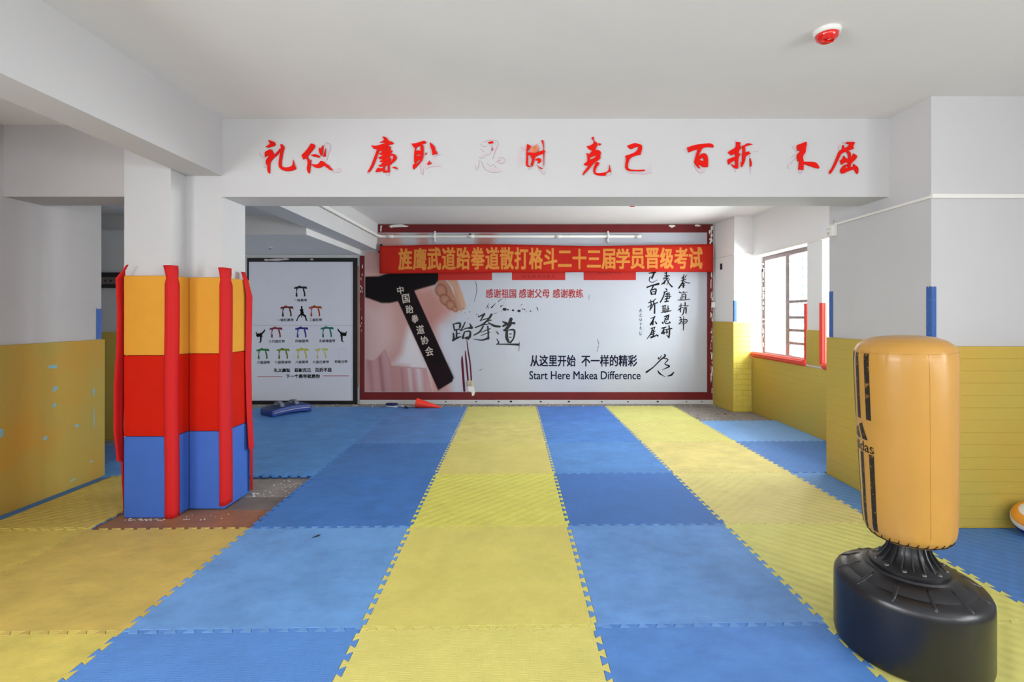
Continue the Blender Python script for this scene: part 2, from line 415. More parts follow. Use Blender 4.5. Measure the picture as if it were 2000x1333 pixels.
# ------------------------------------------------------------------ the room
def S(o): o['kind'] = 'structure'; return o
CZ, BW = 2.745, 7.40           # ceiling height, depth of the mural wall
SLAB = [(-5.7, -3.6), (4.1, -3.6), (4.1, 4.09), (3.45, 4.09), (3.45, 7.6), (-5.7, 7.6)]
bm = bmesh.new(); bm_prism(bm, SLAB, -.12, 0); S(from_bm('floor', bm, M['concrete']))
bm = bmesh.new(); bm_prism(bm, SLAB, CZ, CZ + .12); S(from_bm('ceiling', bm, M['ceil']))
S(box('wall_back', -5.7, 3.45, BW, 7.6, 0, CZ, M['wallgrey']))
S(box('wall_passage', -5.6, -3.7, 3.85, 4.05, 0, CZ, M['wallgrey']))
S(box('wall_passage_end', -5.7, -5.6, 3.85, 7.4, 0, CZ, M['wallgrey']))
S(box('wall_rear_left', -5.6, -4.25, 5.2, BW, 0, 2.269, M['wallgrey']))
def wall_holes(name, along, a0, a1, t0, t1, holes, m):
    """a straight wall with window openings; along = 'x' or 'y', holes = (start, end, sill, head)"""
    bm = bmesh.new()
    def bx(p, q, z0, z1):
        if along == 'x': bm_box(bm, p, q, t0, t1, z0, z1)
        else: bm_box(bm, t0, t1, p, q, z0, z1)
    cur = a0
    for h0, h1, sill, head in holes:
        bx(cur, h0, 0, CZ); bx(h0, h1, 0, sill); bx(h0, h1, head, CZ); cur = h1
    bx(cur, a1, 0, CZ)
    return S(from_bm(name, bm, m))
wall_holes('wall_front', 'x', -3.7, 4.1, -3.6, -3.4, [(-3.1, -.7, .85, 2.25), (.4, 2.8, .85, 2.25)], M['wall'])
wall_holes('wall_right', 'y', -3.4, 3.074, 3.9, 4.1, [(-2.95, -1.45, .85, 2.15), (-1.1, .4, .85, 2.15)], M['wall'])
wall_holes('wall_left', 'y', -3.4, 4.05, -3.7, -3.5, [(-2.95, -1.45, .85, 2.15), (-1.1, .4, .85, 2.15)], M['wall_shaded'])  # openings added for the left fill lamps
# beams
S(box('beam_motto', -2.113, 2.594, 3.427, 3.718, 2.193, CZ, M['wall']))
S(box('beam_left', -2.35, -2.11, -3.4, 3.427, 2.342, CZ, M['wall']))
S(box('beam_alcove', -3.5, -2.68, 3.285, 3.556, 2.16, CZ, M['wall_shaded']))
S(box('beam_rear', -2.43, -2.18, 3.718, BW, 2.342, CZ, M['wall']))
S(box('bulkhead', -5.6, -2.432, 5.5, BW, 2.269, CZ, M['wallgrey']))
S(box('ceiling_dropped', -5.6, -2.432, 3.72, 5.5, 2.49, 2.53, M['wallgrey']))
bm = bmesh.new(); bm_prism(bm, [(-2.68, 3.28), (-2.365, 3.28), (-2.365, 3.43), (-2.113, 3.43), (-2.113, 3.718), (-2.68, 3.718)], 0, CZ)
S(from_bm('column', bm, M['wall']))
S(box('ceiling_alcove', -3.5, -2.35, -3.4, 3.285, 2.645, 2.70, M['ceil']))
# right side
S(box('pillar_right', 2.594, 3.9, 3.074, 4.09, 0, CZ, M['wall']))
bm = bmesh.new(); bm_prism(bm, [(2.935, BW), (2.99, 6.82), (3.45, 6.82), (3.45, BW)], 0, CZ)
S(from_bm('pillar_corner', bm, M['wall_lit']))
bm = bmesh.new()
bm_box(bm, 3.25, 3.45, 4.09, 6.82, 0, .795); bm_box(bm, 3.25, 3.45, 4.09, 6.82, 2.17, CZ); bm_box(bm, 3.25, 3.45, 5.245, 5.52, .795, 2.17)
S(from_bm('wall_window', bm, M['wall_lit']))
# far windows
def window(name, y0, y1, mull, bars):
    e = S(empty(name, (3.42, (y0 + y1) / 2, .795)))
    c = e.location
    def part(nm, a0, a1, z0, z1, x0=3.395, x1=3.445, m=M['metal']):
        o = box(nm, x0 - c.x, x1 - c.x, a0 - c.y, a1 - c.y, z0 - c.z, z1 - c.z, m, e, .004 if m is not M['glass'] else 0, 1); return o
    bm = bmesh.new()
    for a0, a1, z0, z1 in ((y0, y0 + .05, .8, 2.165), (y1 - .05, y1, .8, 2.165), (y0 + .05, y1 - .05, .8, .845), (y0 + .05, y1 - .05, 2.115, 2.165)):
        bm_box(bm, 3.39 - c.x, 3.45 - c.x, a0 - c.y, a1 - c.y, z0 - c.z, z1 - c.z, .004, 1)
    from_bm('window_frame', bm, M['metal'], e)
    part('mullion', mull - .04, mull + .04, .845, 2.115)
    for z in bars: part('bar', y0 + .05, mull - .04, z - .016, z + .016, 3.40, 3.43)
    part('pane', mull + .04, y1 - .05, .845, 2.115, 3.414, 3.420, M['glass']); part('pane', y0 + .05, mull - .04, .845, 2.115, 3.431, 3.437, M['glass'])
    return e
wz = lambda y: H - (y - PY) * 5.95 / F
window('window_1', 5.522, 6.816, 6.2, [wz(588.8), wz(620.5), wz(646), wz(672)])
window('window_2', 4.094, 5.243, 4.75, [wz(588.8), wz(620.5), wz(646), wz(672)])
# crumbling plaster along the far jamb of the window
bm = bmesh.new(); rr = random.Random(4)
for k in range(26):
    z = .86 + 1.2 * rr.random(); s_ = rr.uniform(.006, .016)
    bm_box(bm, 3.378, 3.390, 6.79 - s_, 6.815, z, z + rr.uniform(.01, .05))
S(from_bm('trim_1', bm, M['chip']))
# skirting below the mural with screw holes
bx0, bx1 = W(703, 0, BW).x, 2.93
bm = bmesh.new(); bm_box(bm, bx0, bx1, BW - .018, BW, 0, .066, .003, 1)
for px, r_ in ((871, .011), (930, .012), (974, .014), (998, .018), (1056, .014), (1111, .016), (1175, .012), (1226, .012), (1284, .016), (1340, .01), (1370, .01)):
    x = W(px, 0, BW).x; bm_box(bm, x - r_, x + r_, BW - .0195, BW - .0182, .03, .03 + r_ * 1.3, mi=1)
S(from_bm('baseboard_back', bm, [M['wall'], M['hole']]))
# bare floor patch beside the column
S(box('floor_boards', -2.74, -1.6, 2.96, 3.37, 0, .006, M['board']))
S(box('floor_strip', -2.06, -1.66, 3.372, 3.60, 0, .008, M['board_grey']))
# crumbs of plaster and concrete on the bare floor
bm = bmesh.new(); rr = random.Random(11)
def chip(x, y, s_, mi):
    a = rr.random() * 3.1; n = rr.choice((4, 5))
    bm_prism(bm, [(x + s_ * math.cos(a + 6.283 * k / n) * rr.uniform(.6, 1.3), y + s_ * math.sin(a + 6.283 * k / n) * rr.uniform(.6, 1.3)) for k in range(n)], .0, rr.uniform(.2, .7) * s_, mi)
for k in range(240): chip(rr.uniform(-4.0, 2.9), rr.uniform(7.17, 7.36), rr.uniform(.003, .014), rr.choice((0, 0, 1)))
for k in range(70): chip(rr.uniform(2.3, 2.92), rr.uniform(6.3, 6.75), rr.uniform(.003, .009), rr.choice((0, 0, 1)))
for k in range(60): chip(rr.uniform(-2.0, -1.72), rr.uniform(3.62, 3.98), rr.uniform(.002, .006), 0)
for k in range(22): chip(rr.uniform(-2.055, -2.0), rr.uniform(3.40, 3.72), rr.uniform(.004, .012), 0)
o = from_bm('rubble', bm, [M['chip'], M['dirt']]); tag(o, 'pale crumbs of plaster scattered on the bare concrete along the walls', 'rubble', kind='stuff')
bm = bmesh.new(); rr = random.Random(12)
for k in range(46):
    x = rr.uniform(-2.62, -2.34); chip(x, rr.uniform(3.195, 3.224), rr.uniform(.002, .007), 0)
for k in range(12): chip(rr.uniform(-2.25, -1.9), rr.uniform(3.2, 3.3), rr.uniform(.002, .006), 0)
for v in bm.verts: v.co.z += .006
o = from_bm('rubble', bm, [M['chip'], M['dirt']]); tag(o, 'white plaster flakes on the brown boards at the foot of the padded column', 'rubble', kind='stuff')

# ------------------------------------------------------------------ interlocking floor mats
TH, OX, OY, MT = .0188, .3181, 2.0841, .025
cT, sT = math.cos(TH), math.sin(TH)
def seam():
    m_, n_, a = .028, 12, .0125; p = (1 - 2 * m_) / n_; e = .115 * p
    pts = [(0, 0), (m_, 0)]
    for k in range(n_):
        b = m_ + k * p
        pts += [(b if k == 0 else b - e, -a), (b + .5 * p + e, -a), (b + .5 * p - e, a), (b + p if k == n_ - 1 else b + p + e, a)]
    return pts + [(1 - m_, 0)]
SEAM = seam()
def mat_outline():
    h = []
    for t, o in SEAM: h.append((t - .5, -.5 + o))            # near edge
    for t, o in SEAM: h.append((.5 - o, t - .5))             # right edge: same line as the neighbour's left edge
    far = [(t - .5, .5 + o) for t, o in SEAM] + [(.5, .5)]
    left = [(-.5 - o, t - .5) for t, o in SEAM] + [(-.5, .5)]
    return h + far[::-1][:-1] + left[::-1][:-1]
def soften(p, c=.0035):
    out = []
    for i in range(len(p)):
        a, b, d_ = (Vector(p[i - 1]), Vector(p[i]), Vector(p[(i + 1) % len(p)]))
        u, v = (a - b), (d_ - b)
        if u.length > 3 * c and v.length > 2.2 * c and math.degrees(u.angle(v)) < 130 and max(abs(b.x), abs(b.y)) != .5:
            out += [tuple(b + u.normalized() * c), tuple(b + (u.normalized() + v.normalized()) * c * .22), tuple(b + v.normalized() * c)]
        else: out.append(tuple(b))
    return out
OUTLINE = mat_outline()
def clip(poly, a, b, c):       # keep a*x + b*y <= c
    out = []
    for i in range(len(poly)):
        p, q = poly[i], poly[(i + 1) % len(poly)]
        dp, dq = a * p[0] + b * p[1] - c, a * q[0] + b * q[1] - c
        if dp <= 0: out.append(p)
        if (dp < 0 < dq) or (dq < 0 < dp):
            t = dp / (dp - dq); out.append((p[0] + t * (q[0] - p[0]), p[1] + t * (q[1] - p[1])))
    return out
def dedupe(p):
    out = []
    for q in p:
        if not out or math.hypot(q[0] - out[-1][0], q[1] - out[-1][1]) > 1e-5: out.append(q)
    if math.hypot(out[0][0] - out[-1][0], out[0][1] - out[-1][1]) < 1e-5: out.pop()
    return out
def inset(p, dist):
    n = len(p); out = []
    for i in range(n):
        a, b, c = p[i - 1], p[i], p[(i + 1) % n]
        u = Vector((b[0] - a[0], b[1] - a[1])).normalized(); v = Vector((c[0] - b[0], c[1] - b[1])).normalized()
        n1, n2 = Vector((-u.y, u.x)), Vector((-v.y, v.x)); k = 1 + n1.dot(n2)
        mv = (n1 + n2) / max(k, .35)
        out.append((b[0] + mv.x * dist, b[1] + mv.y * dist))
    return out
MAT_CACHE = {}
def make_mat(i, j, colour, rgb, kind, label, clips=(), lift=0.0):
    cx, cy = i + .5, j + .5
    wx, wy = OX + cT * cx - sT * cy, OY + sT * cx + cT * cy
    poly = OUTLINE
    for a, b, c in clips:      # world half-planes a*x + b*y <= c, brought into the mat's own frame
        poly = clip(poly, a * cT + b * sT, -a * sT + b * cT, c - a * wx - b * wy)
    key = (colour, kind) if not clips else None
    me = MAT_CACHE.get(key) if key else None
    if me is None:
        poly = soften(dedupe(poly))
        rings = [(inset(poly, .0006), 0), (inset(poly, .0006), .011), (inset(poly, .0006), MT - .0018), (inset(poly, .0018), MT)]
        bm = bmesh.new(); rv = [[bm.verts.new((x, y, z)) for x, y in r] for r, z in rings]; n = len(poly)
        for q, (a, b) in enumerate(zip(rv, rv[1:])):
            for k in range(n):
                f = bm.faces.new((a[k], a[(k + 1) % n], b[(k + 1) % n], b[k])); f.material_index = 1 if q == 0 else 0
        bm.faces.new(rv[-1]); f = bm.faces.new(rv[0][::-1]); f.material_index = 1
        bm.normal_update()
        bmesh.ops.triangulate(bm, faces=[f for f in bm.faces if len(f.verts) > 4], quad_method='FIXED', ngon_method='EAR_CLIP')
        me = bpy.data.meshes.new('puzzle_mat'); bm.to_mesh(me); bm.free()
        me.materials.append(FOAM[kind]); me.materials.append(REV[colour])
        if key: MAT_CACHE[key] = me
    o = bpy.data.objects.new('puzzle_mat', me); COL.objects.link(o)
    o.location = (wx, wy, lift); o.rotation_euler = (0, 0, TH); o.color = lin(rgb) + (1,)
    tag(o, label, 'floor mat', colour + ' interlocking floor mats')
    return o
ORD = ['nearest the mural wall', 'second from the mural wall', 'third from the mural wall', 'fourth from the mural wall', 'fifth from the mural wall', 'sixth from the mural wall']
Y_, B_ = 'yellow', 'blue'
STRIPS = [
 (-1, 'the central yellow strip', Y_, [(4, (216, 208, 118), 'leaf'), (3, (216, 202, 120), 'worn'), (2, (218, 204, 116), 'weave'), (1, (216, 210, 100), 'leaf'), (0, (216, 204, 110), 'weave'), (-1, (218, 208, 118), 'weave')]),
 (0, 'the blue strip right of centre', B_, [(4, (76, 124, 200), 'worn'), (3, (80, 132, 204), 'worn'), (2, (88, 140, 204), 'worn'), (1, (70, 118, 188), 'weave'), (0, (104, 152, 214), 'worn'), (-1, (86, 136, 206), 'worn')]),
 (1, 'the yellow strip right of centre', Y_, [(4, (214, 210, 122), 'leaf'), (3, (214, 206, 122), 'leaf'), (2, (216, 200, 126), 'worn'), (1, (214, 202, 128), 'leaf'), (0, (214, 210, 122), 'leaf'), (-1, (214, 210, 122), 'leaf')]),
 (-2, 'the blue strip left of centre', B_, [(4, (86, 134, 196), 'worn'), (3, (84, 132, 194), 'worn'), (2, (68, 118, 182), 'worn'), (1, (66, 118, 188), 'worn'), (0, (104, 154, 212), 'worn'), (-1, (88, 138, 206), 'weave')]),
 (-3, 'the corner left of the cone', B_, [(4, (84, 142, 206), 'worn'), (3, (84, 142, 206), 'worn'), (2, (84, 142, 206), 'worn')]),
 (-4, 'the dim strip behind the column', B_, [(4, (84, 142, 206), 'worn'), (3, (84, 142, 206), 'worn'), (2, (84, 142, 206), 'worn')]),
 (2, 'the far right blue strip', B_, [(3, (120, 166, 220), 'leaf'), (2, (78, 126, 190), 'leaf'), (1, (92, 142, 204), 'leaf'), (0, (76, 128, 196), 'leaf')]),
]
CL = {(2, 3): [(1, 0, 3.222)], (2, 2): [(1, 0, 3.222), (0, -1, -4.125)], (2, 1): [(1, 0, 2.566)], (2, 0): [(0, 1, 3.043)],
      (-4, 3): [(-1, 0, 4.22)], (-4, 4): [(-1, 0, 4.22)]}
for i, where, colr, rows in STRIPS:
    for q, (j, rgb, kd) in enumerate(rows):
        make_mat(i, j, colr, rgb, kd, '%s puzzle mat %s in %s' % (colr, ORD[q], where), CL.get((i, j), ()))
make_mat(-3, 0, Y_, (196, 172, 92), 'worn', 'mustard puzzle mat in front of the brown boards and padded column')
make_mat(-3, -1, Y_, (206, 190, 98), 'worn', 'yellow puzzle mat nearest the camera, on the left beside the blue strip')
make_mat(-4, 1, Y_, (200, 178, 92), 'leaf', 'yellow puzzle mat with blue edge between the left wall padding and the column', [(1, 0, -2.705), (-1, 0, 3.375)], .004)
make_mat(-4, 0, Y_, (200, 180, 92), 'worn', 'yellow puzzle mat at the left edge, in front of the blue-edged mat', [(-1, 0, 3.375)])
make_mat(-5, 2, B_, (74, 118, 178), 'worn', 'blue puzzle mat in the dark passage beyond the end of the left wall', [(0, 1, 5.16), (0, -1, -4.08)])
# blue strip left along the foot of the left wall padding
o = box('foam_strip', -3.472, -3.392, 1.2, 4.03, 0, .02, REV['yellow'], None, .003, 1); tag(o, 'narrow blue foam strip along the foot of the left wall padding', 'foam strip')

# ------------------------------------------------------------------ wall padding
def pad(name, x0, x1, y0, y1, z0, z1, m, label, group='yellow wall padding'):
    o = box(name, x0, x1, y0, y1, z0, z1, m, None, .004, 2); return tag(o, label, 'wall padding', group)
lp = pad('foam_wall_pad', -3.498, -3.474, .6, 4.056, .001, 1.156, M['pad_left'], 'long worn yellow foam padding on the left wall, flecked with pale scars')
bm = bmesh.new(); rr = random.Random(5)
for (px, py, sx, sy) in ((103, 717, 8, 4), (107, 760, 5, 7), (106, 793, 4, 5), (150, 832, 4, 4), (3, 848, 4, 10), (88, 856, 5, 5), (183, 766, 3, 8), (183, 815, 1.4, 26), (178, 902, 3, 2), (142, 938, 5, 2)):
    d = 3.474 * F / (PX - px); c = W(px, py, d) - lp.location
    n = 9; vsq = []; bm = bmesh.new()
    for k in range(n):
        a = 6.283 * k / n; q = rr.uniform(.6, 1.2)
        vsq.append(bm.verts.new((.0245 / 2 + .0006 - .0, c.y + q * sx * d / F * 1.15 * math.cos(a), c.z + q * sy * d / F * math.sin(a))))
    bm.faces.new(vsq)
    from_bm('scar', bm, M['pad_scar'], lp)['label'] = 'pale blue scar where the foam skin is torn'
pad('foam_wall_pad', -5.55, -4.255, 5.176, 5.198, .026, 1.175, M['pad_yellow'], 'yellow foam padding on the dim wall of the passage behind the column')
pad('foam_wall_pad', 2.570, 2.592, 3.048, 4.095, .001, 1.172, M['pad_yellow'], 'yellow foam padding on the side of the big pillar, facing the mats')
pad('foam_wall_pad', 2.594, 3.89, 3.048, 3.072, .001, 1.162, M['pad_yellow'], 'ridged yellow foam padding on the front of the big pillar behind the punching bag')
pad('foam_wall_pad', 3.226, 3.248, 4.10, 6.79, .001, .775, M['pad_yellow'], 'low yellow foam padding under the window')
pad('foam_wall_pad', 3.226, 3.248, 5.262, 5.505, .80, 1.19, M['pad_yellow'], 'small yellow foam pad on the narrow pier between the two windows')
pad('foam_wall_pad', 2.968, 3.222, 6.794, 6.818, .001, 1.254, M['pad_brick'], 'bright yellow brick-embossed foam padding on the corner pillar beside the window')
bm = bmesh.new(); bm_prism(bm, [(2.9335 - .022, 7.37), (2.9865 - .022, 6.80), (2.9865, 6.80), (2.9355, 7.37)], .001, 1.26)
c0 = Vector((2.95, 7.1, 0))
for v in bm.verts: v.co -= c0
o = from_bm('foam_wall_pad', bm, M['pad_yellow'], None, c0); tag(o, 'yellow foam padding between the mural and the brick-embossed padding', 'wall padding', 'yellow wall padding')
# blue painted guards above the padding corners
def guard(x, y, sx, sy, z0, z1, wx_, wy_, label):
    """thin L-shaped guard on the vertical corner at (x, y); the wall lies towards +sx / +sy"""
    bm = bmesh.new(); t = .003; rr = random.Random(int(x * 100))
    for ax, wd in ((0, wx_), (1, wy_)):
        n = 9; lo, hi = [], []
        for k in range(n):
            u = wd * k / (n - 1); tz = z1 + rr.uniform(-.008, .004) * (k > 0); bz = z0 + rr.uniform(-.012, .01) * (k > 0)
            lo.append((u, bz)); hi.append((u, tz))
        for k in range(n - 1):
            q = []
            for (u, z) in (lo[k], lo[k + 1], hi[k + 1], hi[k]):
                for s_ in (0, 1):
                    off = -t * s_
                    q.append((sx * u, sy * off, z) if ax == 0 else (sx * off, sy * u, z))
            v = [bm.verts.new(p) for p in q]
            for idx in ((0, 2, 4, 6), (1, 7, 5, 3), (0, 1, 3, 2), (2, 3, 5, 4), (4, 5, 7, 6), (6, 7, 1, 0)): bm.faces.new([v[i] for i in idx])
    bmesh.ops.remove_doubles(bm, verts=bm.verts, dist=1e-5)
    o = from_bm('corner_guard', bm, M['paint_blue'], None, (x, y, 0)); return tag(o, label, 'corner guard', 'blue corner guards above the padding')
guard(2.594, 3.074, 1, 1, 1.164, H + (PY - 560) * 3.074 / F, .03, .035, 'blue strip on the front corner of the big pillar behind the punching bag')
guard(2.594, 4.09, 1, -1, 1.174, H + (PY - 570) * 4.09 / F, .03, .05, 'blue strip on the rear corner of the big pillar, under the wall socket')
guard(2.99, 6.82, 1, 1, 1.262, H + (PY - 587) * 6.82 / F, .035, .03, 'blue strip on the corner pillar above the brick-embossed padding')
guard(-3.5, 4.05, -1, -1, 1.158, H + (PY - 603) * 4.05 / F, .03, .05, 'blue strip on the end of the left wall above the worn padding')
# red foam edging round the window
def roll(name, p, q, r, label, flat=None):
    p, q = Vector(p), Vector(q); bm = bmesh.new()
    ax = (q - p).normalized(); up = Vector((0, 0, 1)) if abs(ax.z) < .9 else Vector((0, 1, 0))
    side = ax.cross(up).normalized(); upv = side.cross(ax)
    n = 28; rings = []
    for c in (Vector((0, 0, 0)), q - p):
        ring = []
        for k in range(n):
            a = 6.283185 * k / n; rr_ = r * (1 + (.07 if k % 4 < 2 else -.05))
            ring.append(bm.verts.new(c + side * math.cos(a) * rr_ + upv * math.sin(a) * rr_))
        rings.append(ring)
    for k in range(n): bm.faces.new((rings[0][k], rings[0][(k + 1) % n], rings[1][(k + 1) % n], rings[1][k]))
    bm.faces.new(rings[0][::-1]); bm.faces.new(rings[1])
    o = from_bm(name, bm, mat('edge_foam_red', (226, 70, 58), .55, bump=.1), None, p); return tag(o, label, 'foam edging', 'red foam edging round the windows')
roll('foam_edging', (3.236, 5.545, .812), (3.236, 6.785, .812), .036, 'red foam edging lying along the sill of the window')
roll('foam_edging', (3.252, 5.236, .83), (3.252, 5.236, 1.489), .034, 'upright red foam edging on the near side of the window pier')
roll('foam_edging', (3.262, 5.556, .85), (3.262, 5.556, 1.489), .024, 'thin upright red foam edging on the far side of the window pier')
roll('foam_edging', (3.236, 4.6, .81), (3.236, 5.19, .81), .032, 'short red foam edging on the sill beside the big pillar')

# ------------------------------------------------------------------ padded column
cp = empty('column_padding', (-2.36, 3.45, 0), 'quilted orange, red and blue padding strapped round the white column', 'column padding')
PL = Vector((-2.36, 3.45, 0))
polyA = [(-2.645, 3.23), (-2.315, 3.23), (-2.315, 3.40), (-2.361, 3.40), (-2.361, 3.276), (-2.645, 3.276)]
polyB = [(-2.312, 3.38), (-2.065, 3.38), (-2.065, 3.70), (-2.110, 3.70), (-2.110, 3.427), (-2.312, 3.427)]
for nm, m, z0, z1 in (('blue_pad', M['pad_blue'], .008, .549), ('red_pad', M['pad_red'], .551, 1.089), ('orange_pad', M['pad_orange'], 1.091, 1.622)):
    for poly in (polyA, polyB):
        bm = bmesh.new(); bm_prism(bm, [(x - PL.x, y - PL.y) for x, y in poly], z0, z1)
        bmesh.ops.recalc_face_normals(bm, faces=bm.faces)
        bmesh.ops.bevel(bm, geom=list(bm.edges), offset=.009, segments=4, profile=.55, affect='EDGES')
        auto_smooth(from_bm(nm, bm, m, cp), 50)
def uv_strip(name, rows, parent, m, thick=.003):
    """webbing: rows of points across the width (same count per row), given a real thickness"""
    me = bpy.data.meshes.new(name); nc = len(rows[0]); vsq = [tuple(Vector(p) - PL) for r in rows for p in r]
    fs = [(r * nc + c, r * nc + c + 1, (r + 1) * nc + c + 1, (r + 1) * nc + c) for r in range(len(rows) - 1) for c in range(nc - 1)]
    me.from_pydata(vsq, [], fs); uv = me.uv_layers.new(name='UVMap')
    for p in me.polygons:
        for li in p.loop_indices: uv.data[li].uv = ((me.loops[li].vertex_index % nc) / (nc - 1), (me.loops[li].vertex_index // nc) / len(rows))
    o = link(name, me, m, parent); md = o.modifiers.new('solid', 'SOLIDIFY'); md.thickness = thick; md.offset = 0
    me.shade_smooth(); return o
def corner_strap(path, z0, z1, flare, wob=.003):
    rows = []; n = 40
    for k in range(n + 1):
        t = k / n; z = z0 + (z1 - z0) * t; row = []
        pinch = max(0, 1 - abs(z - 1.615) / .05) * .25
        for q, (x, y) in enumerate(path):
            u = q / (len(path) - 1) - .5
            x2 = x + wob * math.sin(z * 5 + .6) ; y2 = y - .001 - (.012 * flare * max(0, (z - 1.62) / .07))
            mx, my = path[len(path) // 2]
            row.append((x2 + (mx - x2) * pinch, y2 + (my - .004 - y2) * pinch, z))
        rows.append(row)
    return rows
uv_strip('velcro_strap', corner_strap([(-2.368, 3.2255), (-2.345, 3.2245), (-2.326, 3.2245), (-2.314, 3.229), (-2.3095, 3.243), (-2.3095, 3.262), (-2.3095, 3.283)], .008, 1.690, 1), cp, M['strap'])
uv_strip('velcro_strap', corner_strap([(-2.098, 3.3755), (-2.083, 3.3745), (-2.073, 3.3755), (-2.063, 3.380), (-2.0595, 3.394), (-2.0595, 3.42), (-2.0595, 3.465)], .03, 1.690, 1), cp, M['strap'])
rows = []
for z, x, y0, y1 in ((1.692, -2.60, 3.205, 3.222), (1.655, -2.622, 3.20, 3.222), (1.60, -2.655, 3.185, 3.262), (1.4, -2.650, 3.19, 3.262), (1.15, -2.654, 3.19, 3.268), (.9, -2.662, 3.18, 3.262), (.6, -2.664, 3.18, 3.258), (.40, -2.656, 3.195, 3.262), (.38, -2.652, 3.225, 3.262), (.02, -2.648, 3.24, 3.266)):
    rows.append([(x - .004 + .004 * math.sin(q * 1.3), y0 + (y1 - y0) * q / 5, z) for q in range(6)])
uv_strip('velcro_strap', rows, cp, M['strap'])
rows = []
for z, x, y0, y1 in ((1.68, -2.075, 3.60, 3.65), (1.62, -2.058, 3.60, 3.66), (1.5, -2.048, 3.62, 3.70), (1.0, -2.056, 3.62, 3.70), (.6, -2.050, 3.63, 3.70), (.36, -2.036, 3.63, 3.70), (.34, -2.045, 3.665, 3.70), (.03, -2.045, 3.67, 3.70)):
    rows.append([(x, y0 + (y1 - y0) * q / 5, z) for q in range(6)])
uv_strip('velcro_strap', rows, cp, M['strap'])

# ------------------------------------------------------------------ the red motto on the beam: each stuck-on character is a thing
def motto(x0, ox, shapes, residue, lines, label, flap=()):
    """outlines traced in an 11.1x enlargement whose left edge is photo column x0, top edge row 260"""
    K = 2000 / 180.0; d = 3.427
    cv = lambda P: [(x0 + x / K, 260 + y / K) for x, y in P]
    oy = 312.0; P0 = W(ox, oy, d)
    sh = [smooth_closed(cv(p)) for p in shapes]
    o = link('motto_character', curve_mesh(to_plane(sh, d, ox, oy), .008), M['char_red'], None, P0 + Vector((0, -.0035, 0)), FACE)
    tag(o, label, 'wall lettering', 'red motto characters on the beam')
    back = Vector((0, 0, -.0031))
    for res_ in residue:
        link('glue_residue', curve_mesh(to_plane([smooth_closed(cv(res_))], d, ox, oy), .0006), M['residue'], o, back)['label'] = 'pale glue mark where the letter peeled off'
    if lines:
        link('glue_outline', ribbon_mesh([[(x0 + x / K, 260 + y / K, .75) for x, y in st] for st in lines], d, ox, oy), M['residue_line'], o, back + Vector((0, 0, .001)))
    if flap:
        link('curled_film', curve_mesh(to_plane([smooth_closed(cv(p)) for p in flap], d, ox, oy), .002), M['char_orange'], o, Vector((0, 0, .009)))['label'] = 'pink film curling off the letter'
motto(500, 548, [
 [(275,160),(335,175),(400,195),(440,240),(425,285),(375,300),(330,305),(275,330),(222,305),(290,270),(318,240),(300,205)],
 [(200,480),(215,410),(265,390),(320,358),(365,380),(385,420),(400,480),(440,455),(490,405),(530,345),(538,360),(510,440),(470,490),(420,530),(370,580),(325,640),(315,720),(318,830),(315,880),(300,885),(265,850),(258,790),(265,700),(235,700),(222,640),(230,590),(270,545),(290,500),(285,470),(250,500),(215,530)],
 [(540,265),(565,247),(600,265),(635,320),(610,390),(590,480),(570,620),(565,710),(590,745),(650,758),(740,748),(800,715),(815,650),(818,585),(835,640),(855,720),(882,765),(870,795),(800,825),(700,838),(610,825),(540,785),(505,730),(505,650),(525,500),(550,380),(552,300)]],
 [[(70,430),(110,470),(150,490),(200,510),(210,540),(170,545),(120,510)], [(150,650),(185,700),(235,710),(205,750),(165,715)]], [[(70,430),(120,510),(170,545),(212,540)], [(170,735),(205,750),(240,715)]],
 'first red brush character from the left on the beam, nearly whole')
motto(500, 632, [
 [(1205,235),(1270,250),(1295,285),(1285,320),(1220,400),(1130,520),(1150,560),(1175,590),(1190,615),(1212,585),(1205,620),(1195,680),(1190,780),(1175,870),(1160,885),(1130,850),(1112,790),(1130,690),(1128,600),(1095,560),(1060,565),(1040,585),(1020,545),(1003,490),(1080,415),(1160,310)],
 [(1375,320),(1405,345),(1430,330),(1465,270),(1475,290),(1465,350),(1455,440),(1445,490),(1425,500),(1390,450),(1372,390)],
 [(1520,340),(1520,515),(1465,520),(1490,440)],
 [(1200,495),(1250,470),(1310,468),(1360,490),(1410,525),(1360,545),(1310,525),(1250,515)],
 [(1200,670),(1250,690),(1320,695),(1370,675),(1410,615),(1490,630),(1540,685),(1590,705),(1620,755),(1675,800),(1665,820),(1620,815),(1540,755),(1480,710),(1430,750),(1360,770),(1290,755),(1230,715)]],
 [[(1480,270),(1540,215),(1600,240),(1630,310),(1590,430),(1545,590),(1500,630),(1410,600),(1350,550),(1430,520),(1520,515),(1530,300)], [(1680,810),(1720,760),(1800,765),(1855,830),(1790,860),(1650,850)]],
 [[(1480,270),(1540,215),(1600,240),(1630,310),(1590,430),(1545,590)], [(1650,850),(1790,860),(1855,830),(1800,765)]],
 'second red brush character from the left on the beam, its right arm peeled to glue')
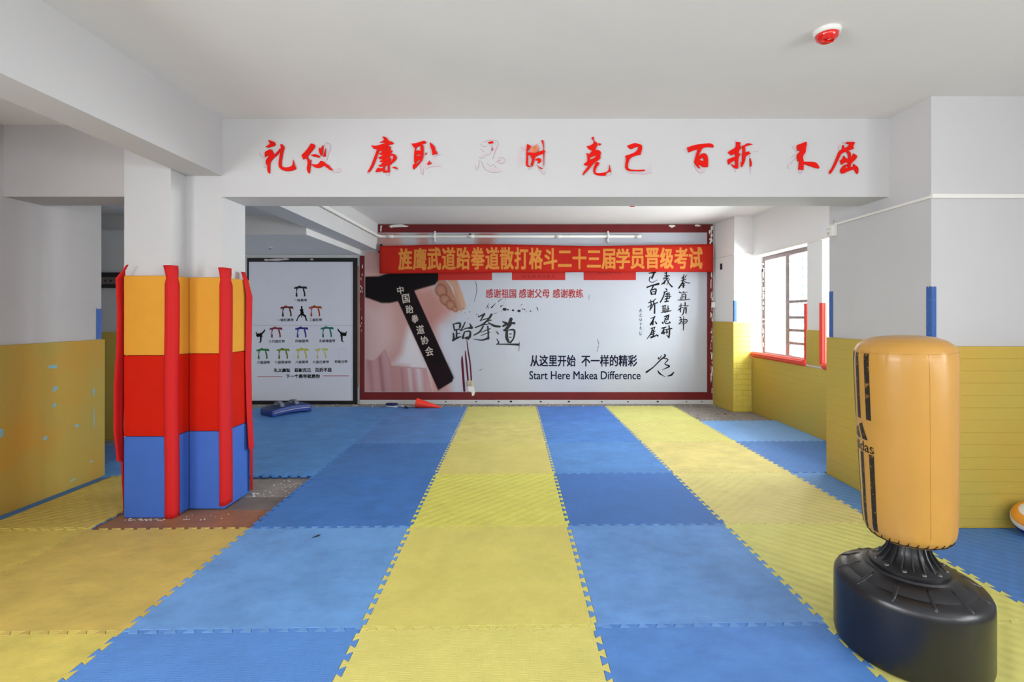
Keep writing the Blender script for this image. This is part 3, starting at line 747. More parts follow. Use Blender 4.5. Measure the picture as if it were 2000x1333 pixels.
motto(700, 745, [
 [(527,85),(600,95),(645,140),(665,185),(730,190),(775,235),(750,255),(690,258),(620,285),(560,325),(600,300),(660,282),(705,305),(710,350),(700,370),(745,400),(735,425),(690,455),(760,460),(820,490),(842,540),(820,590),(770,640),(715,680),(740,685),(685,690),(685,860),(545,868),(525,820),(470,850),(380,855),(395,800),(440,758),(490,780),(540,770),(540,730),(490,740),(450,730),(450,700),(500,700),(545,675),(490,685),(530,665),(545,640),(500,640),(465,625),(500,605),(545,580),(480,580),(438,550),(470,525),(550,495),(480,480),(445,455),(480,440),(520,425),(470,375),(440,430),(400,560),(350,690),(290,800),(250,855),(200,853),(240,800),(290,700),(340,560),(390,430),(410,360),(350,352),(310,320),(290,270),(340,290),(430,280),(540,245),(640,205),(560,215),(465,215),(530,185),(568,155),(545,120)],
 [(575,390),(645,310),(640,340),(600,390)], [(595,545),(640,525),(640,550),(600,558)], [(590,650),(635,630),(635,655),(590,668)], [(590,715),(640,700),(640,830),(600,825),(575,800)], [(690,500),(750,495),(765,540),(740,600),(690,630),(690,600),(718,575),(690,545)],
 [(740,755),(795,735),(845,760),(858,795),(800,780)]],
 [[(790,800),(860,795),(835,855)], [(590,872),(680,868),(655,940)], [(385,862),(450,858),(400,910)], [(195,865),(250,862),(215,890)]], [[(590,872),(655,940),(682,868)], [(195,865),(215,890),(250,862)]],
 'third red brush character from the left on the beam, dense and almost whole')
motto(700, 832, [
 [(1155,240),(1260,230),(1350,200),(1430,175),(1465,190),(1478,225),(1440,235),(1390,250),(1420,290),(1420,400),(1408,575),(1340,660),(1270,740),(1205,800),(1185,770),(1180,710),(1225,670),(1212,620),(1215,430),(1235,335),(1190,300)],
 [(1255,340),(1310,290),(1350,290),(1355,395),(1310,380),(1255,405)], [(1265,480),(1350,465),(1350,495),(1260,505)], [(1250,660),(1300,600),(1350,580),(1345,610),(1260,680)],
 [(1555,225),(1575,215),(1600,250),(1650,285),(1672,340),(1675,400),(1695,395),(1722,465),(1660,470),(1610,485),(1605,400),(1570,320)],
 [(1455,490),(1460,440),(1480,432),(1488,450)], [(1495,695),(1520,650),(1550,600),(1555,660),(1605,650),(1560,690)]],
 [[(1440,560),(1470,500),(1500,560),(1480,700),(1640,690),(1600,500),(1700,490),(1680,640),(1830,690),(1800,735),(1600,735),(1470,790),(1420,760),(1405,910),(1350,850),(1350,700),(1420,600)]],
 [[(1470,790),(1540,750),(1660,730),(1800,735)], [(1350,700),(1360,860),(1405,910),(1420,780)], [(1655,510),(1700,495),(1800,470)]],
 'fourth red brush character from the left on the beam, its lower right peeled away')
motto(910, 957, [
 [(475,215),(520,200),(560,185),(592,190),(598,225),(555,230),(520,245)], [(575,330),(590,330),(580,385),(568,385)]],
 [[(640,190),(710,240),(690,320),(600,500),(590,440),(640,300)], [(330,620),(400,720),(480,800),(640,720),(760,780),(740,840),(600,860),(450,810)], [(710,560),(770,535),(840,570),(840,640),(760,665),(710,640)], [(280,520),(400,420),(480,460),(340,550)]],
 [[(310,235),(390,300),(455,285)], [(305,340),(400,415)], [(280,520),(340,550),(400,520),(460,475),(530,450),(570,260)], [(350,200),(500,160),(640,160),(710,230),(640,400),(580,580)], [(330,610),(400,770),(500,840),(620,865),(740,845),(775,820)], [(460,655),(535,725),(590,685),(650,750)], [(640,645),(740,580),(710,640),(760,665),(840,640),(840,570),(770,535),(700,550)], [(270,590),(290,650),(255,780)], [(200,700),(230,820)]],
 'ghost of a peeled character on the beam, only a red fleck left of it')
motto(910, 1042, [
 [(1330,245),(1400,285),(1410,310),(1370,340),(1325,430),(1420,430),(1480,455),(1600,410),(1690,375),(1720,405),(1700,450),(1695,560),(1690,700),(1680,735),(1682,560),(1675,455),(1600,480),(1500,525),(1490,600),(1450,730),(1400,695),(1430,600),(1420,520),(1390,545),(1420,500),(1345,480),(1350,560),(1345,705),(1430,745),(1335,745),(1295,690),(1310,560),(1310,400),(1315,320)],
 [(1635,170),(1680,165),(1690,260),(1692,372),(1680,376),(1675,280)], [(1510,580),(1570,545),(1625,570),(1638,610),(1600,665),(1545,660),(1570,630),(1555,600),(1515,605)], [(1535,690),(1580,745),(1665,770),(1650,790),(1580,760)]],
 [[(1185,300),(1280,290),(1300,350),(1270,380),(1170,530),(1250,560),(1240,730),(1200,730),(1160,560),(1165,750),(1120,740),(1100,520)], [(1570,760),(1640,795),(1720,830),(1690,905)], [(1740,440),(1760,370),(1850,440)]],
 [[(1340,760),(1390,795),(1435,755)], [(1570,770),(1690,905),(1725,830)], [(1185,300),(1270,380)]],
 'sixth red brush character on the beam, a pink film flap curling out of its middle', [[(1385,350),(1430,290),(1480,320),(1530,245),(1575,320),(1580,400),(1480,452),(1390,424)]])
motto(1120, 1165, [
 [(388,115),(410,92),(435,95),(440,150),(450,185),(515,225),(520,280),(490,320),(475,385),(520,372),(575,400),(598,450),(575,500),(585,550),(550,590),(480,630),(430,670),(380,740),(300,830),(200,930),(205,870),(260,800),(325,710),(270,715),(225,700),(235,665),(300,630),(300,520),(290,480),(275,445),(320,465),(345,485),(360,455),(340,455),(375,430),(400,385),(345,370),(282,300),(350,285),(430,240),(435,180),(420,145),(395,140)],
 [(355,545),(490,485),(470,535),(400,570),(358,590)],
 [(480,640),(515,632),(562,660),(550,690),(500,750),(465,840),(480,875),(560,880),(680,865),(740,840),(770,780),(770,690),(790,760),(812,855),(760,855),(715,870),(690,935),(580,935),(480,915),(430,870),(425,780),(465,680)],
 [(540,225),(580,245),(605,240),(590,265),(540,280)]],
 [[(712,880),(830,865),(790,920),(700,940)]], [[(700,940),(790,920),(830,868)]],
 'seventh red brush character on the beam, with a long tail hooking up to the right')
motto(1120, 1243, [
 [(1160,285),(1240,255),(1325,222),(1400,245),(1475,270),(1487,350),(1460,430),(1450,480),(1370,490),(1290,515),(1220,560),(1190,640),(1170,740),(1195,785),(1260,805),(1400,810),(1540,800),(1540,830),(1400,838),(1165,830),(1120,770),(1115,720),(1140,560),(1118,505),(1200,480),(1330,430),(1380,380),(1410,295),(1350,310),(1255,360),(1210,345)]],
 [[(1390,180),(1430,158),(1490,200),(1480,235)], [(1545,800),(1640,740),(1675,620),(1700,860),(1580,895),(1400,890),(1240,875),(1160,842),(1400,850)]], [[(1160,842),(1240,875),(1400,890),(1580,895),(1700,860)]],
 'eighth red brush character on the beam, an open hook shape with its foot peeled')
motto(1325, 1367, [
 [(180,325),(300,280),(420,255),(560,240),(670,230),(735,255),(758,295),(745,322),(640,310),(525,325),(470,410),(415,530),(470,470),(545,440),(600,475),(635,540),(632,745),(515,750),(480,705),(455,690),(428,720),(465,775),(430,772),(330,660),(345,580),(410,355),(310,390),(215,430)],
 [(445,590),(540,530),(540,625)]],
 [[(330,695),(440,780),(630,758),(570,830),(480,875),(400,820)], [(80,340),(175,330),(205,430),(130,410)]], [[(330,695),(400,820),(480,875),(570,830)]],
 'ninth red brush character on the beam, a wide top bar over a peeled box')
motto(1325, 1448, [
 [(1240,205),(1335,210),(1325,285),(1355,320),(1345,350),(1305,390),(1300,480),(1335,445),(1330,490),(1290,530),(1285,780),(1210,780),(1130,685),(1220,720),(1220,595),(1150,640),(1080,695),(1050,600),(1075,570),(1220,520),(1220,455),(1140,495),(1065,430),(1100,395),(1240,320)],
 [(1370,290),(1435,265),(1485,225),(1605,258),(1520,275),(1435,300),(1440,430),(1520,405),(1530,445),(1565,455),(1500,480),(1440,520),(1440,610),(1370,745),(1350,740),(1345,635),(1370,630),(1370,500),(1385,380),(1375,320)],
 [(1540,550),(1560,580),(1578,680),(1572,735),(1545,735)]],
 [[(1215,150),(1330,180),(1330,198),(1245,195)], [(1480,215),(1560,190),(1610,230),(1590,250)], [(1545,745),(1600,760),(1565,900)]], [[(1535,470),(1545,740),(1560,900)], [(1215,150),(1245,200)], [(1210,790),(1245,850)], [(1640,410),(1730,410)]],
 'tenth red brush character on the beam, its right leg torn to a thin sliver')
motto(1525, 1570, [
 [(340,270),(450,230),(540,195),(550,250),(520,340),(528,420),(455,515),(480,630),(720,635),(780,680),(822,755),(805,780),(720,760),(600,720),(480,670),(475,810),(370,800),(385,610),(350,625),(335,510),(345,460),(380,440),(415,385),(355,395),(335,320)]],
 [[(230,275),(330,270),(340,400),(300,380)], [(552,240),(610,270),(605,340),(550,390)], [(372,808),(475,818),(420,885)]], [[(330,520),(190,690)], [(310,460),(215,540)], [(230,275),(300,380),(340,402)], [(372,808),(420,885),(470,830)], [(150,690),(145,750),(190,780)]],
 'eleventh red brush character on the beam, its left strokes peeled to faint outlines')
motto(1525, 1655, [
 [(1410,205),(1575,200),(1590,225),(1545,300),(1570,330),(1550,362),(1440,390),(1500,430),(1500,540),(1540,500),(1560,450),(1640,510),(1620,565),(1500,680),(1495,745),(1560,735),(1555,680),(1660,745),(1668,830),(1650,895),(1625,890),(1580,795),(1450,835),(1330,895),(1290,875),(1272,820),(1310,750),(1360,700),(1440,680),(1440,640),(1370,655),(1300,695),(1272,610),(1330,560),(1345,500),(1400,565),(1450,560),(1450,480),(1410,410),(1300,450),(1240,570),(1170,720),(1110,830),(1060,895),(1035,895),(1040,825),(1080,795),(1170,600),(1245,395),(1320,360),(1325,270),(1352,270),(1355,340),(1430,310),(1475,245),(1410,248)],
 [(1380,770),(1410,730),(1440,715),(1440,765)]],
 [[(1330,190),(1500,130),(1600,180),(1570,196),(1405,198),(1400,240)], [(1225,245),(1300,240),(1260,370),(1250,330)]], [[(1320,200),(1395,250)], [(1255,280),(1240,380)]],
 'last red brush character on the right end of the beam')

# ------------------------------------------------------------------ the mural on the far wall
MD = BW - .018                 # face of the mural board
mp = W(1047, 781, BW)
mural = empty('mural', mp, 'big white martial arts mural with maroon border on the far wall, belted figure at left', 'mural')
def PB(x0, y0, x1, y1, d=BW):  # photo box on the mural plane -> world x0, x1, z0, z1
    a, b = W(x0, y1, d), W(x1, y0, d); return a.x, b.x, a.z, b.z
def flat_boxes(name, boxes, t0, t1, m, parent, pl, d=BW, bevel=0):
    bm = bmesh.new()
    for b in boxes:
        x0, x1, z0, z1 = PB(*b, d)
        bm_box(bm, x0 - pl.x, x1 - pl.x, t0 - pl.y, t1 - pl.y, z0 - pl.z, z1 - pl.z, bevel, 1)
    return from_bm(name, bm, m, parent)
flat_boxes('print_board', [(713, 491, 1380, 766), (739.5, 455, 1380, 491)], MD, BW - .001, M['mural'], mural, mp)
flat_boxes('border', [(703.5, 500, 713, 781), (713, 766, 1380, 781), (1380, 439, 1391.5, 781), (739.5, 439, 1380, 455)], MD - .002, BW - .001, M['maroon'], mural, mp)
# torn white patches along the border
bm = bmesh.new(); rr = random.Random(21)
scrap_n = 0
def scrap(px, py, sx, sy, d=MD - .0026):
    global scrap_n
    scrap_n += 1; d -= 4e-5 * scrap_n
    c = W(px, py, d) - mp; n = 8; v = []
    for k in range(n):
        a = 6.283 * k / n; q = rr.uniform(.55, 1.2); v.append(bm.verts.new((c.x + q * sx * d / F * math.cos(a), c.y, c.z + q * sy * d / F * math.sin(a))))
    f = bm.faces.new(v); f.normal_update()
    if f.normal.y > 0: f.normal_flip()
for q in ((744, 447, 2, 6), (745, 442, 2, 2), (783, 442, 22, 3.4), (764, 443, 3, 3), (1312, 442, 9, 3), (1363, 441, 6, 2)): scrap(*q)
for k in range(40): scrap(rr.uniform(1388.5, 1391), rr.uniform(535, 775), rr.uniform(.4, 1.3), rr.uniform(1, 8))
for k in range(10): scrap(rr.uniform(1386, 1391), rr.uniform(442, 478), rr.uniform(.8, 3), rr.uniform(2, 6))
for k in range(14): scrap(rr.uniform(704, 708), rr.uniform(505, 690), rr.uniform(.4, 1), rr.uniform(1, 4))
me = bpy.data.meshes.new('torn_patch'); bm.to_mesh(me); bm.free()
o = link('torn_patch', me, M['pvc'], mural); o['kind'] = 'stuff'; o['label'] = 'white scraps where the border is torn'

# printed picture: a coloured grid (the print's own colours)
def sd_poly(px, py, poly):
    """signed distance (negative inside) of every grid point to a polygon, in photo pixels"""
    d2 = np.full(px.shape, 1e12); ins = np.zeros(px.shape, bool); n = len(poly)
    for i in range(n):
        (ax, ay), (bx_, by_) = poly[i - 1], poly[i]; ex, ey = bx_ - ax, by_ - ay
        t = np.clip(((px - ax) * ex + (py - ay) * ey) / (ex * ex + ey * ey + 1e-9), 0, 1)
        d2 = np.minimum(d2, (px - ax - t * ex) ** 2 + (py - ay - t * ey) ** 2)
        c = ((ay > py) != (by_ > py)) & (px < ex * (py - ay) / (ey + 1e-12) + ax); ins ^= c
    d_ = np.sqrt(d2); return np.where(ins, -d_, d_)
def soft(sd, w_): return np.clip(.5 - sd / w_, 0, 1) ** 1.0
gx0, gx1, gy0, gy1, gs = 713.2, 990.0, 455.4, 765.6, 1.25
nx, ny = int((gx1 - gx0) / gs) + 1, int((gy1 - gy0) / gs) + 1
X, Y = np.meshgrid(np.linspace(gx0, gx1, nx), np.linspace(gy0, gy1, ny))
C = np.empty(X.shape + (3,)); C[:] = (200, 204, 215)
def over(col, a):
    global C
    C = C * (1 - a[..., None]) + np.array(col, float) * a[..., None]
wav = np.sin(X * .11 + Y * .02) * .5 + np.sin(X * .043 - Y * .031 + 1) * .5
# jacket and trousers
over((214, 166, 158), soft(sd_poly(X, Y, [(700, 440), (838, 440), (846, 480), (850, 560), (892, 606), (862, 632), (848, 662), (872, 720), (880, 780), (700, 780)]), 30) * .95)
over((232, 206, 204), soft(sd_poly(X, Y, [(713, 600), (755, 600), (770, 660), (752, 690), (722, 715), (713, 715)]), 30) * .55)
over((196, 138, 130), soft(sd_poly(X, Y, [(800, 570), (842, 566), (880, 604), (852, 632), (836, 650), (822, 640)]), 22) * .8)
over((236, 232, 236), soft(sd_poly(X, Y, [(797, 640), (806, 645), (834, 712), (842, 772), (812, 772), (798, 716), (768, 712), (785, 690)]), 14) * .9)
over((216, 216, 228), soft(sd_poly(X, Y, [(862, 640), (884, 640), (896, 700), (902, 780), (890, 780), (870, 710), (852, 672)]), 24) * .8)
over((216, 150, 152), soft(np.abs(X - (846 + (Y - 640) * .22)) - 4, 18) * .5 * soft(640 - Y, 20))
# lower trousers and the jacket hem
hem = sd_poly(X, Y, [(700, 700), (731, 706), (752, 684), (764, 716), (832, 720), (846, 780), (700, 780)])
over((204, 152, 150), soft(hem, 3) * .85)
for cx_, col, w_ in ((724, (176, 128, 136), 7), (745, (160, 112, 118), 6), (758, (206, 168, 176), 6), (785, (180, 134, 142), 5), (800, (224, 214, 226), 6), (818, (232, 226, 236), 9), (836, (214, 170, 176), 5)):
    over(col, soft(np.abs(X - cx_ - (Y - 730) * .10) - w_ * .5, w_) * soft(hem + 1, 3) * .8)
over((166, 118, 122), soft(np.abs(hem) - .6, 2.4) * .5)
C += (wav * 6)[..., None] * (soft(X - 862, 40))[..., None]
# stripe of pink shade above the banner
over((214, 218, 226), soft(sd_poly(X, Y, [(776, 440), (812, 440), (820, 500), (790, 500)]), 14) * .9)
over((214, 218, 226), soft(sd_poly(X, Y, [(838, 440), (924, 440), (930, 500), (836, 500)]), 6))
over((196, 128, 118), soft(sd_poly(X, Y, [(934, 440), (972, 440), (968, 462), (955, 500), (928, 500)]), 16) * .85)
# forearm shade, fist
over((196, 150, 126), soft(sd_poly(X, Y, [(852, 534), (893, 548), (901, 572), (909, 596), (902, 608), (892, 606), (885, 560), (868, 540)]), 4))
over((182, 130, 108), soft(sd_poly(X, Y, [(853, 545), (870, 547), (880, 560), (892, 588), (895, 607), (886, 607), (873, 602), (864, 592), (858, 575)]), 3))
for cx_, cy_, rx_, ry_, an in ((861.5, 568, 10.5, 12.5, .5), (869.5, 586, 9, 11.5, .75), (880.5, 596.5, 8, 10, .8), (888.5, 604.5, 4.5, 6, .8)):
    ca, sa = math.cos(an), math.sin(an)
    e_ = np.hypot(((X - cx_) * ca - (Y - cy_) * sa) / rx_, ((X - cx_) * sa + (Y - cy_) * ca) / ry_)
    over((112, 66, 52), soft((e_ - 1.08) * 9, 3) * .75); over((176, 122, 100), soft((e_ - .92) * 9, 4)); over((200, 148, 124), soft((e_ - .5) * 9, 8) * .6)
over((120, 74, 60), soft(np.abs(sd_poly(X, Y, [(873, 546), (886, 562), (897, 590), (899, 606), (899.1, 606), (897.1, 590), (886.1, 562), (873.1, 546)])) - .3, 2.4) * .55)
over((206, 160, 136), soft(sd_poly(X, Y, [(862, 540), (884, 546), (897, 560), (909, 596), (902, 607), (896, 590), (886, 562), (872, 547)]), 5) * .8)
over((206, 166, 144), soft(sd_poly(X, Y, [(896, 560), (903, 575), (911, 602), (904, 606), (897, 580)]), 5) * .8)
# belt round the waist, knot and hanging end
over((20, 15, 18), soft(sd_poly(X, Y, [(705, 541), (740, 540), (755, 535), (790, 528), (858, 528), (858, 545), (850, 556), (815, 566), (800, 572), (780, 588), (762, 592), (745, 592), (720, 583), (705, 578)]), 3.2))
over((28, 17, 20), soft(sd_poly(X, Y, [(776, 586), (808, 566), (886, 738), (883, 746), (856, 762.5)]), 1.6))
over((50, 26, 36), soft(sd_poly(X, Y, [(840, 715), (874, 712), (886, 738), (856, 762)]), 10) * .35)
keep = ~((X < 739.5) & (Y < 491.5))
C = np.clip(C * .93, 0, 255) / 255.0; C = np.where(C <= .04045, C / 12.92, ((C + .055) / 1.055) ** 2.4)
dP = MD - .0008
VX = (X - PX) * dP / F - mp.x; VZ = H - (Y - PY) * dP / F - mp.z
verts = np.stack([VX.ravel(), np.full(X.size, dP - mp.y), VZ.ravel()], 1)
idx = np.arange(X.size).reshape(X.shape); fs = []
for r in range(ny - 1):
    for c in range(nx - 1):
        if keep[r, c] and keep[r + 1, c]: fs.append((idx[r, c], idx[r + 1, c], idx[r + 1, c + 1], idx[r, c + 1]))
me = bpy.data.meshes.new('printed_figure'); me.from_pydata(verts.tolist(), [], [tuple(map(int, f)) for f in fs])
at = me.color_attributes.new('print', 'FLOAT_COLOR', 'POINT')
at.data.foreach_set('color', np.concatenate([C.reshape(-1, 3), np.ones((X.size, 1))], 1).ravel())
m, nt, b = new_mat('printed_picture'); va = N(nt, 'ShaderNodeVertexColor', layer_name='print'); nt.links.new(va.outputs['Color'], b.inputs['Base Color'])
b.inputs['Roughness'].default_value = .55; b.inputs['Specular IOR Level'].default_value = .12
link('printed_figure', me, m, mural)['label'] = 'printed torso in pale jacket with black belt and clenched fist'

D1 = MD - .0016                # ink sits a hair above the print
def ink(name, strokes, m, ox, oy, d=D1, parent=mural, pl=mp, smooth=True):
    return link(name, ribbon_mesh(strokes, d, ox, oy, smooth), m, parent, W(ox, oy, d) - pl, FACE)
# belt lettering
K3 = 6.23
for ch, px, py, w_, h_ in (('中', 784.5, 568, 12, 15), ('国', 795.4, 584.5, 14, 17), ('跆', 802.3, 605.4, 14, 16), ('拳', 813, 624, 13, 16), ('道', 823.5, 645.3, 15, 17), ('协', 831.7, 665.8, 15, 16), ('会', 841, 687.5, 15, 18)):
    o = text_px('belt_lettering', ch, px - w_ / 2 - 1.2, py - h_ / 2, px + w_ / 2 - 1.2, py + h_ / 2, D1, M['chalk'], mural, mp, bold=.22)
    o.rotation_euler = (R90, math.radians(-9), 0)
# three large brush characters with ink splashes
ink('brush_lettering', zoomed([
 [(910,520,14),(985,508,24),(985,560,26)], [(905,520,20),(922,600,18)], [(930,590,16),(985,580,16)], [(945,600,20),(945,690,24)], [(950,640,14),(985,632,12)], [(905,630,18),(912,690,28),(898,722,22)], [(898,722,22),(950,690,26),(1000,672,12)],
 [(1050,495,12),(1020,560,18),(985,605,8)], [(1000,600,12),(1060,572,14),(1125,565,30)], [(1105,512,10),(1130,565,36)], [(1040,620,16),(1020,690,30)], [(1040,615,14),(1110,610,22),(1105,680,32)], [(1040,690,10),(1080,690,44),(1090,705,20)],
 [(1205,435,10),(1285,400,28)], [(1285,395,22),(1235,480,14)], [(1230,478,10),(1360,440,14)], [(1372,402,28),(1330,465,24),(1260,525,20),(1180,560,12)], [(1300,490,12),(1370,470,14)], [(1330,500,12),(1400,540,28),(1475,550,24)], [(1270,545,18),(1225,615,20),(1155,655,14)], [(1170,562,14),(1260,530,16),(1340,520,10)], [(1240,622,8),(1355,575,14)], [(1240,660,8),(1350,618,12)], [(1325,545,20),(1332,640,20),(1330,700,26)], [(1335,690,30),(1250,715,16),(1150,700,8)],
 [(1430,610,10),(1455,640,16)], [(1435,700,10),(1460,750,16),(1430,765,10)], [(1430,765,12),(1550,765,16),(1700,770,28)], [(1505,490,14),(1550,510,36)], [(1610,455,40),(1590,510,40)], [(1510,545,24),(1590,510,26),(1650,510,30)], [(1600,520,40),(1540,590,34),(1515,590,14)], [(1560,590,28),(1555,680,38),(1580,740,28)], [(1580,592,14),(1648,595,26),(1640,690,18),(1600,745,22)], [(1590,640,14),(1615,640,10)], [(1590,680,16),(1615,680,8)], [(1710,740,7),(1705,850,4)],
], 740, 550, K3), M['ink_grey'], 948, 640)
dots = [(1530,340,44),(1570,345,20),(1632,352,26),(1705,360,36),(1748,335,15),(1772,343,17),(1792,372,10),(1845,362,18),(1033,328,12),(1105,372,11),(1085,455,10),(1045,378,8),(1190,400,12),(1100,292,7),(1520,262,8),(1490,365,9)]
ink('ink_splash', zoomed([[(x - w_ * .25, y, w_ * .8), (x + w_ * .25, y, w_ * .8)] for x, y, w_ in dots] + [
 [(1310,330,8),(1338,265,4)], [(1340,328,7),(1318,290,4)], [(1370,320,16),(1420,268,4)], [(1450,245,9),(1502,210,5)], [(1480,305,13),(1512,290,6)], [(1178,0,5),(1192,110,5),(1160,250,3)], [(1920,318,5),(1940,360,4)], [(1400,395,6),(1440,380,4)], [(1225,1085,6),(1262,1065,4)], [(1210,410,7),(1220,440,5)], [(1535,225,5),(1548,212,4)], [(1725,290,6),(1745,280,5)]], 740, 550, K3), M['ink_grey'], 968, 590)
ink('leg_stripe', zoomed([[(1070,715,8),(1085,840,16),(1110,1000,18),(1125,1205,18)], [(1050,845,8),(1060,950,22),(1085,1205,20)], [(1013,910,12),(1015,1000,28),(1040,1335,26)]], 740, 550, K3), M['ink_maroon'], 912, 715)
# brush columns at the right
K4 = 8.888
COLS = [
 [(330,125,14),(445,108,26)], [(430,100,28),(385,215,22)], [(350,190,14),(340,260,12),(400,280,10),(480,240,6)], [(350,195,10),(395,185,16)],
 [(300,370,24),(380,340,20),(500,310,34)], [(410,345,22),(370,420,14)], [(355,420,14),(380,490,28)], [(360,425,14),(455,400,22),(440,490,24)], [(385,450,12),(430,440,12)], [(385,490,20),(440,485,12)],
 [(325,640,14),(395,610,14)], [(365,590,14),(370,690,18),(345,770,8)], [(310,715,10),(390,670,12)], [(450,570,12),(400,620,18)], [(420,620,16),(400,690,14),(345,775,10)], [(410,660,14),(480,635,18)], [(435,655,18),(430,820,24)],
 [(360,910,12),(440,885,14)], [(435,870,14),(410,930,22),(360,1020,24)], [(405,940,22),(400,1020,22)], [(440,960,10),(465,1000,24)],
 [(370,1085,16),(440,1060,14)], [(395,1080,14),(370,1170,18),(295,1270,8)], [(430,1060,12),(420,1110,14),(380,1120,12)], [(390,1150,12),(440,1130,14)], [(415,1110,14),(405,1230,20)], [(370,1190,14),(430,1170,16)], [(370,1240,30),(450,1210,18)], [(460,1190,10),(485,1210,30)],
 [(605,130,12),(640,110,16)], [(600,165,10),(690,170,14)], [(640,110,14),(630,200,16)], [(590,200,10),(660,180,14)], [(580,225,16),(670,210,16)], [(550,320,14),(610,270,18),(640,230,10)], [(600,250,10),(600,310,12)], [(570,310,10),(620,290,10)], [(640,220,14),(680,300,16),(735,360,24)], [(690,225,10),(640,330,8)],
 [(625,390,12),(640,410,22)], [(590,455,14),(650,435,14)], [(610,450,16),(580,540,18),(530,630,18)], [(630,480,14),(690,465,14)], [(610,530,14),(720,525,12)], [(620,500,12),(700,495,12)], [(650,470,14),(650,560,16)], [(680,480,12),(690,560,16)], [(610,575,14),(690,560,14)], [(610,620,20),(670,610,20)], [(640,560,16),(640,620,18)],
 [(560,700,12),(630,680,12)], [(580,700,14),(575,800,14)], [(615,690,14),(610,810,16)], [(580,740,10),(610,735,10)], [(580,770,10),(610,765,10)], [(545,810,12),(620,790,14)], [(665,690,12),(665,790,16)], [(640,740,10),(640,790,12)], [(665,745,10),(690,740,10)], [(625,800,12),(715,775,16)],
 [(600,880,16),(680,850,18)], [(675,850,20),(660,930,20)], [(640,880,14),(600,960,14)], [(605,910,12),(640,930,12)], [(570,980,24),(580,1000,14)], [(600,960,14),(630,1000,16),(680,990,14)], [(690,970,20),(700,990,16)], [(630,950,12),(640,965,10)],
 [(560,1080,20),(630,1060,16)], [(600,1070,14),(580,1120,16),(550,1175,14)], [(590,1120,14),(595,1180,20)], [(600,1110,14),(640,1105,14),(640,1170,14)], [(560,1170,20),(620,1150,14)], [(640,1100,14),(730,1085,18)], [(680,1030,14),(690,1130,22),(680,1245,20)], [(640,1200,10),(680,1240,20)], [(650,1130,10),(660,1150,14)],
 [(900,190,10),(915,200,12)], [(940,140,6),(945,170,10)], [(990,150,6),(960,190,10)], [(900,220,10),(965,200,10)], [(885,255,10),(975,230,12)], [(930,170,12),(920,270,18),(850,385,20)], [(940,260,10),(990,290,14),(1045,295,12)], [(910,310,14),(950,300,14)], [(930,290,14),(930,370,24)], [(900,340,10),(960,330,12)],
 [(860,455,20),(880,460,18)], [(875,540,8),(890,580,8)], [(890,470,10),(1000,450,8)], [(930,440,10),(940,470,10)], [(905,500,12),(905,570,12)], [(905,500,10),(970,490,14),(965,570,14)], [(910,530,8),(960,525,8)], [(910,555,8),(960,550,8)], [(840,590,12),(940,590,14),(1040,575,12)],
 [(850,700,10),(910,680,12)], [(890,650,10),(880,800,14)], [(850,745,8),(920,720,10)], [(850,770,14),(880,730,10)], [(930,690,10),(1020,690,10)], [(960,630,14),(960,690,14)], [(930,720,10),(1000,710,10)], [(940,740,12),(930,820,14),(905,860,8)], [(940,740,10),(980,735,16),(975,820,16)], [(945,765,8),(975,762,8)],
 [(870,890,18),(890,900,14)], [(860,945,10),(900,920,12),(870,1010,8)], [(850,1010,10),(900,960,10),(910,1010,8)], [(920,930,10),(990,930,12),(985,980,12),(930,1000,8)], [(935,870,8),(935,1000,14),(930,1115,10)], [(920,960,8),(980,955,8)]]
ink('column_lettering', zoomed(COLS, 1230, 520, K4, 1.2), M['ink'], 1305, 600)
ink('signature', zoomed([[(165,770,5),(205,760,6)], [(185,740,5),(175,800,6)], [(195,770,5),(205,800,6)], [(165,840,4),(170,870,5),(215,885,5)], [(185,825,5),(190,865,6)], [(180,845,4),(205,840,5)], [(165,915,5),(185,955,5)], [(195,905,5),(210,950,6)], [(165,940,4),(210,930,5)], [(165,1010,4),(215,1000,5)], [(185,985,5),(188,1030,5)], [(165,1075,5),(205,1070,5)], [(180,1050,5),(190,1090,5)], [(170,1095,4),(215,1095,5)], [(165,1140,5),(180,1190,6)], [(185,1150,5),(210,1145,5)], [(190,1165,5),(205,1195,6)], [(170,1200,5),(205,1195,5)]], 1230, 520, K4, 1.3), M['ink'], 1251, 630)
ink('large_brush_mark', zoomed([[(1660,240,12),(1670,262,14),(1702,215,6)], [(1735,205,14),(1745,225,20),(1690,270,16),(1600,360,14),(1515,422,24)], [(1700,250,8),(1780,265,14),(1740,320,12),(1795,345,20),(1770,365,16),(1705,395,4)], [(1655,400,10),(1675,435,20),(1720,465,8),(1745,478,6)], [(1770,470,6),(1820,455,24),(1850,420,12)]], 1020, 660, 6.25), M['ink'], 1290, 715)
# printed lines of type
TX = lambda *a, **k: text_px(*a, **k)
for t, x0, x1 in (('感谢祖国', 949, 1008), ('感谢父母', 1014, 1073), ('感谢教练', 1080, 1139)):
    TX('red_lettering', t, x0, 565, x1, 582, D1, M['ink_red'], mural, mp, bold=.25)
for t, x0, x1 in (('从这里开始', 1036, 1124), ('不一样的精彩', 1136, 1244)):
    TX('navy_lettering', t, x0, 694, x1, 716, D1, M['ink_navy'], mural, mp, bold=.4)
TX('navy_lettering', 'Start Here Makea Difference', 1034, 725.5, 1251, 741.5, D1, M['ink_navy'], mural, mp, bold=.2)
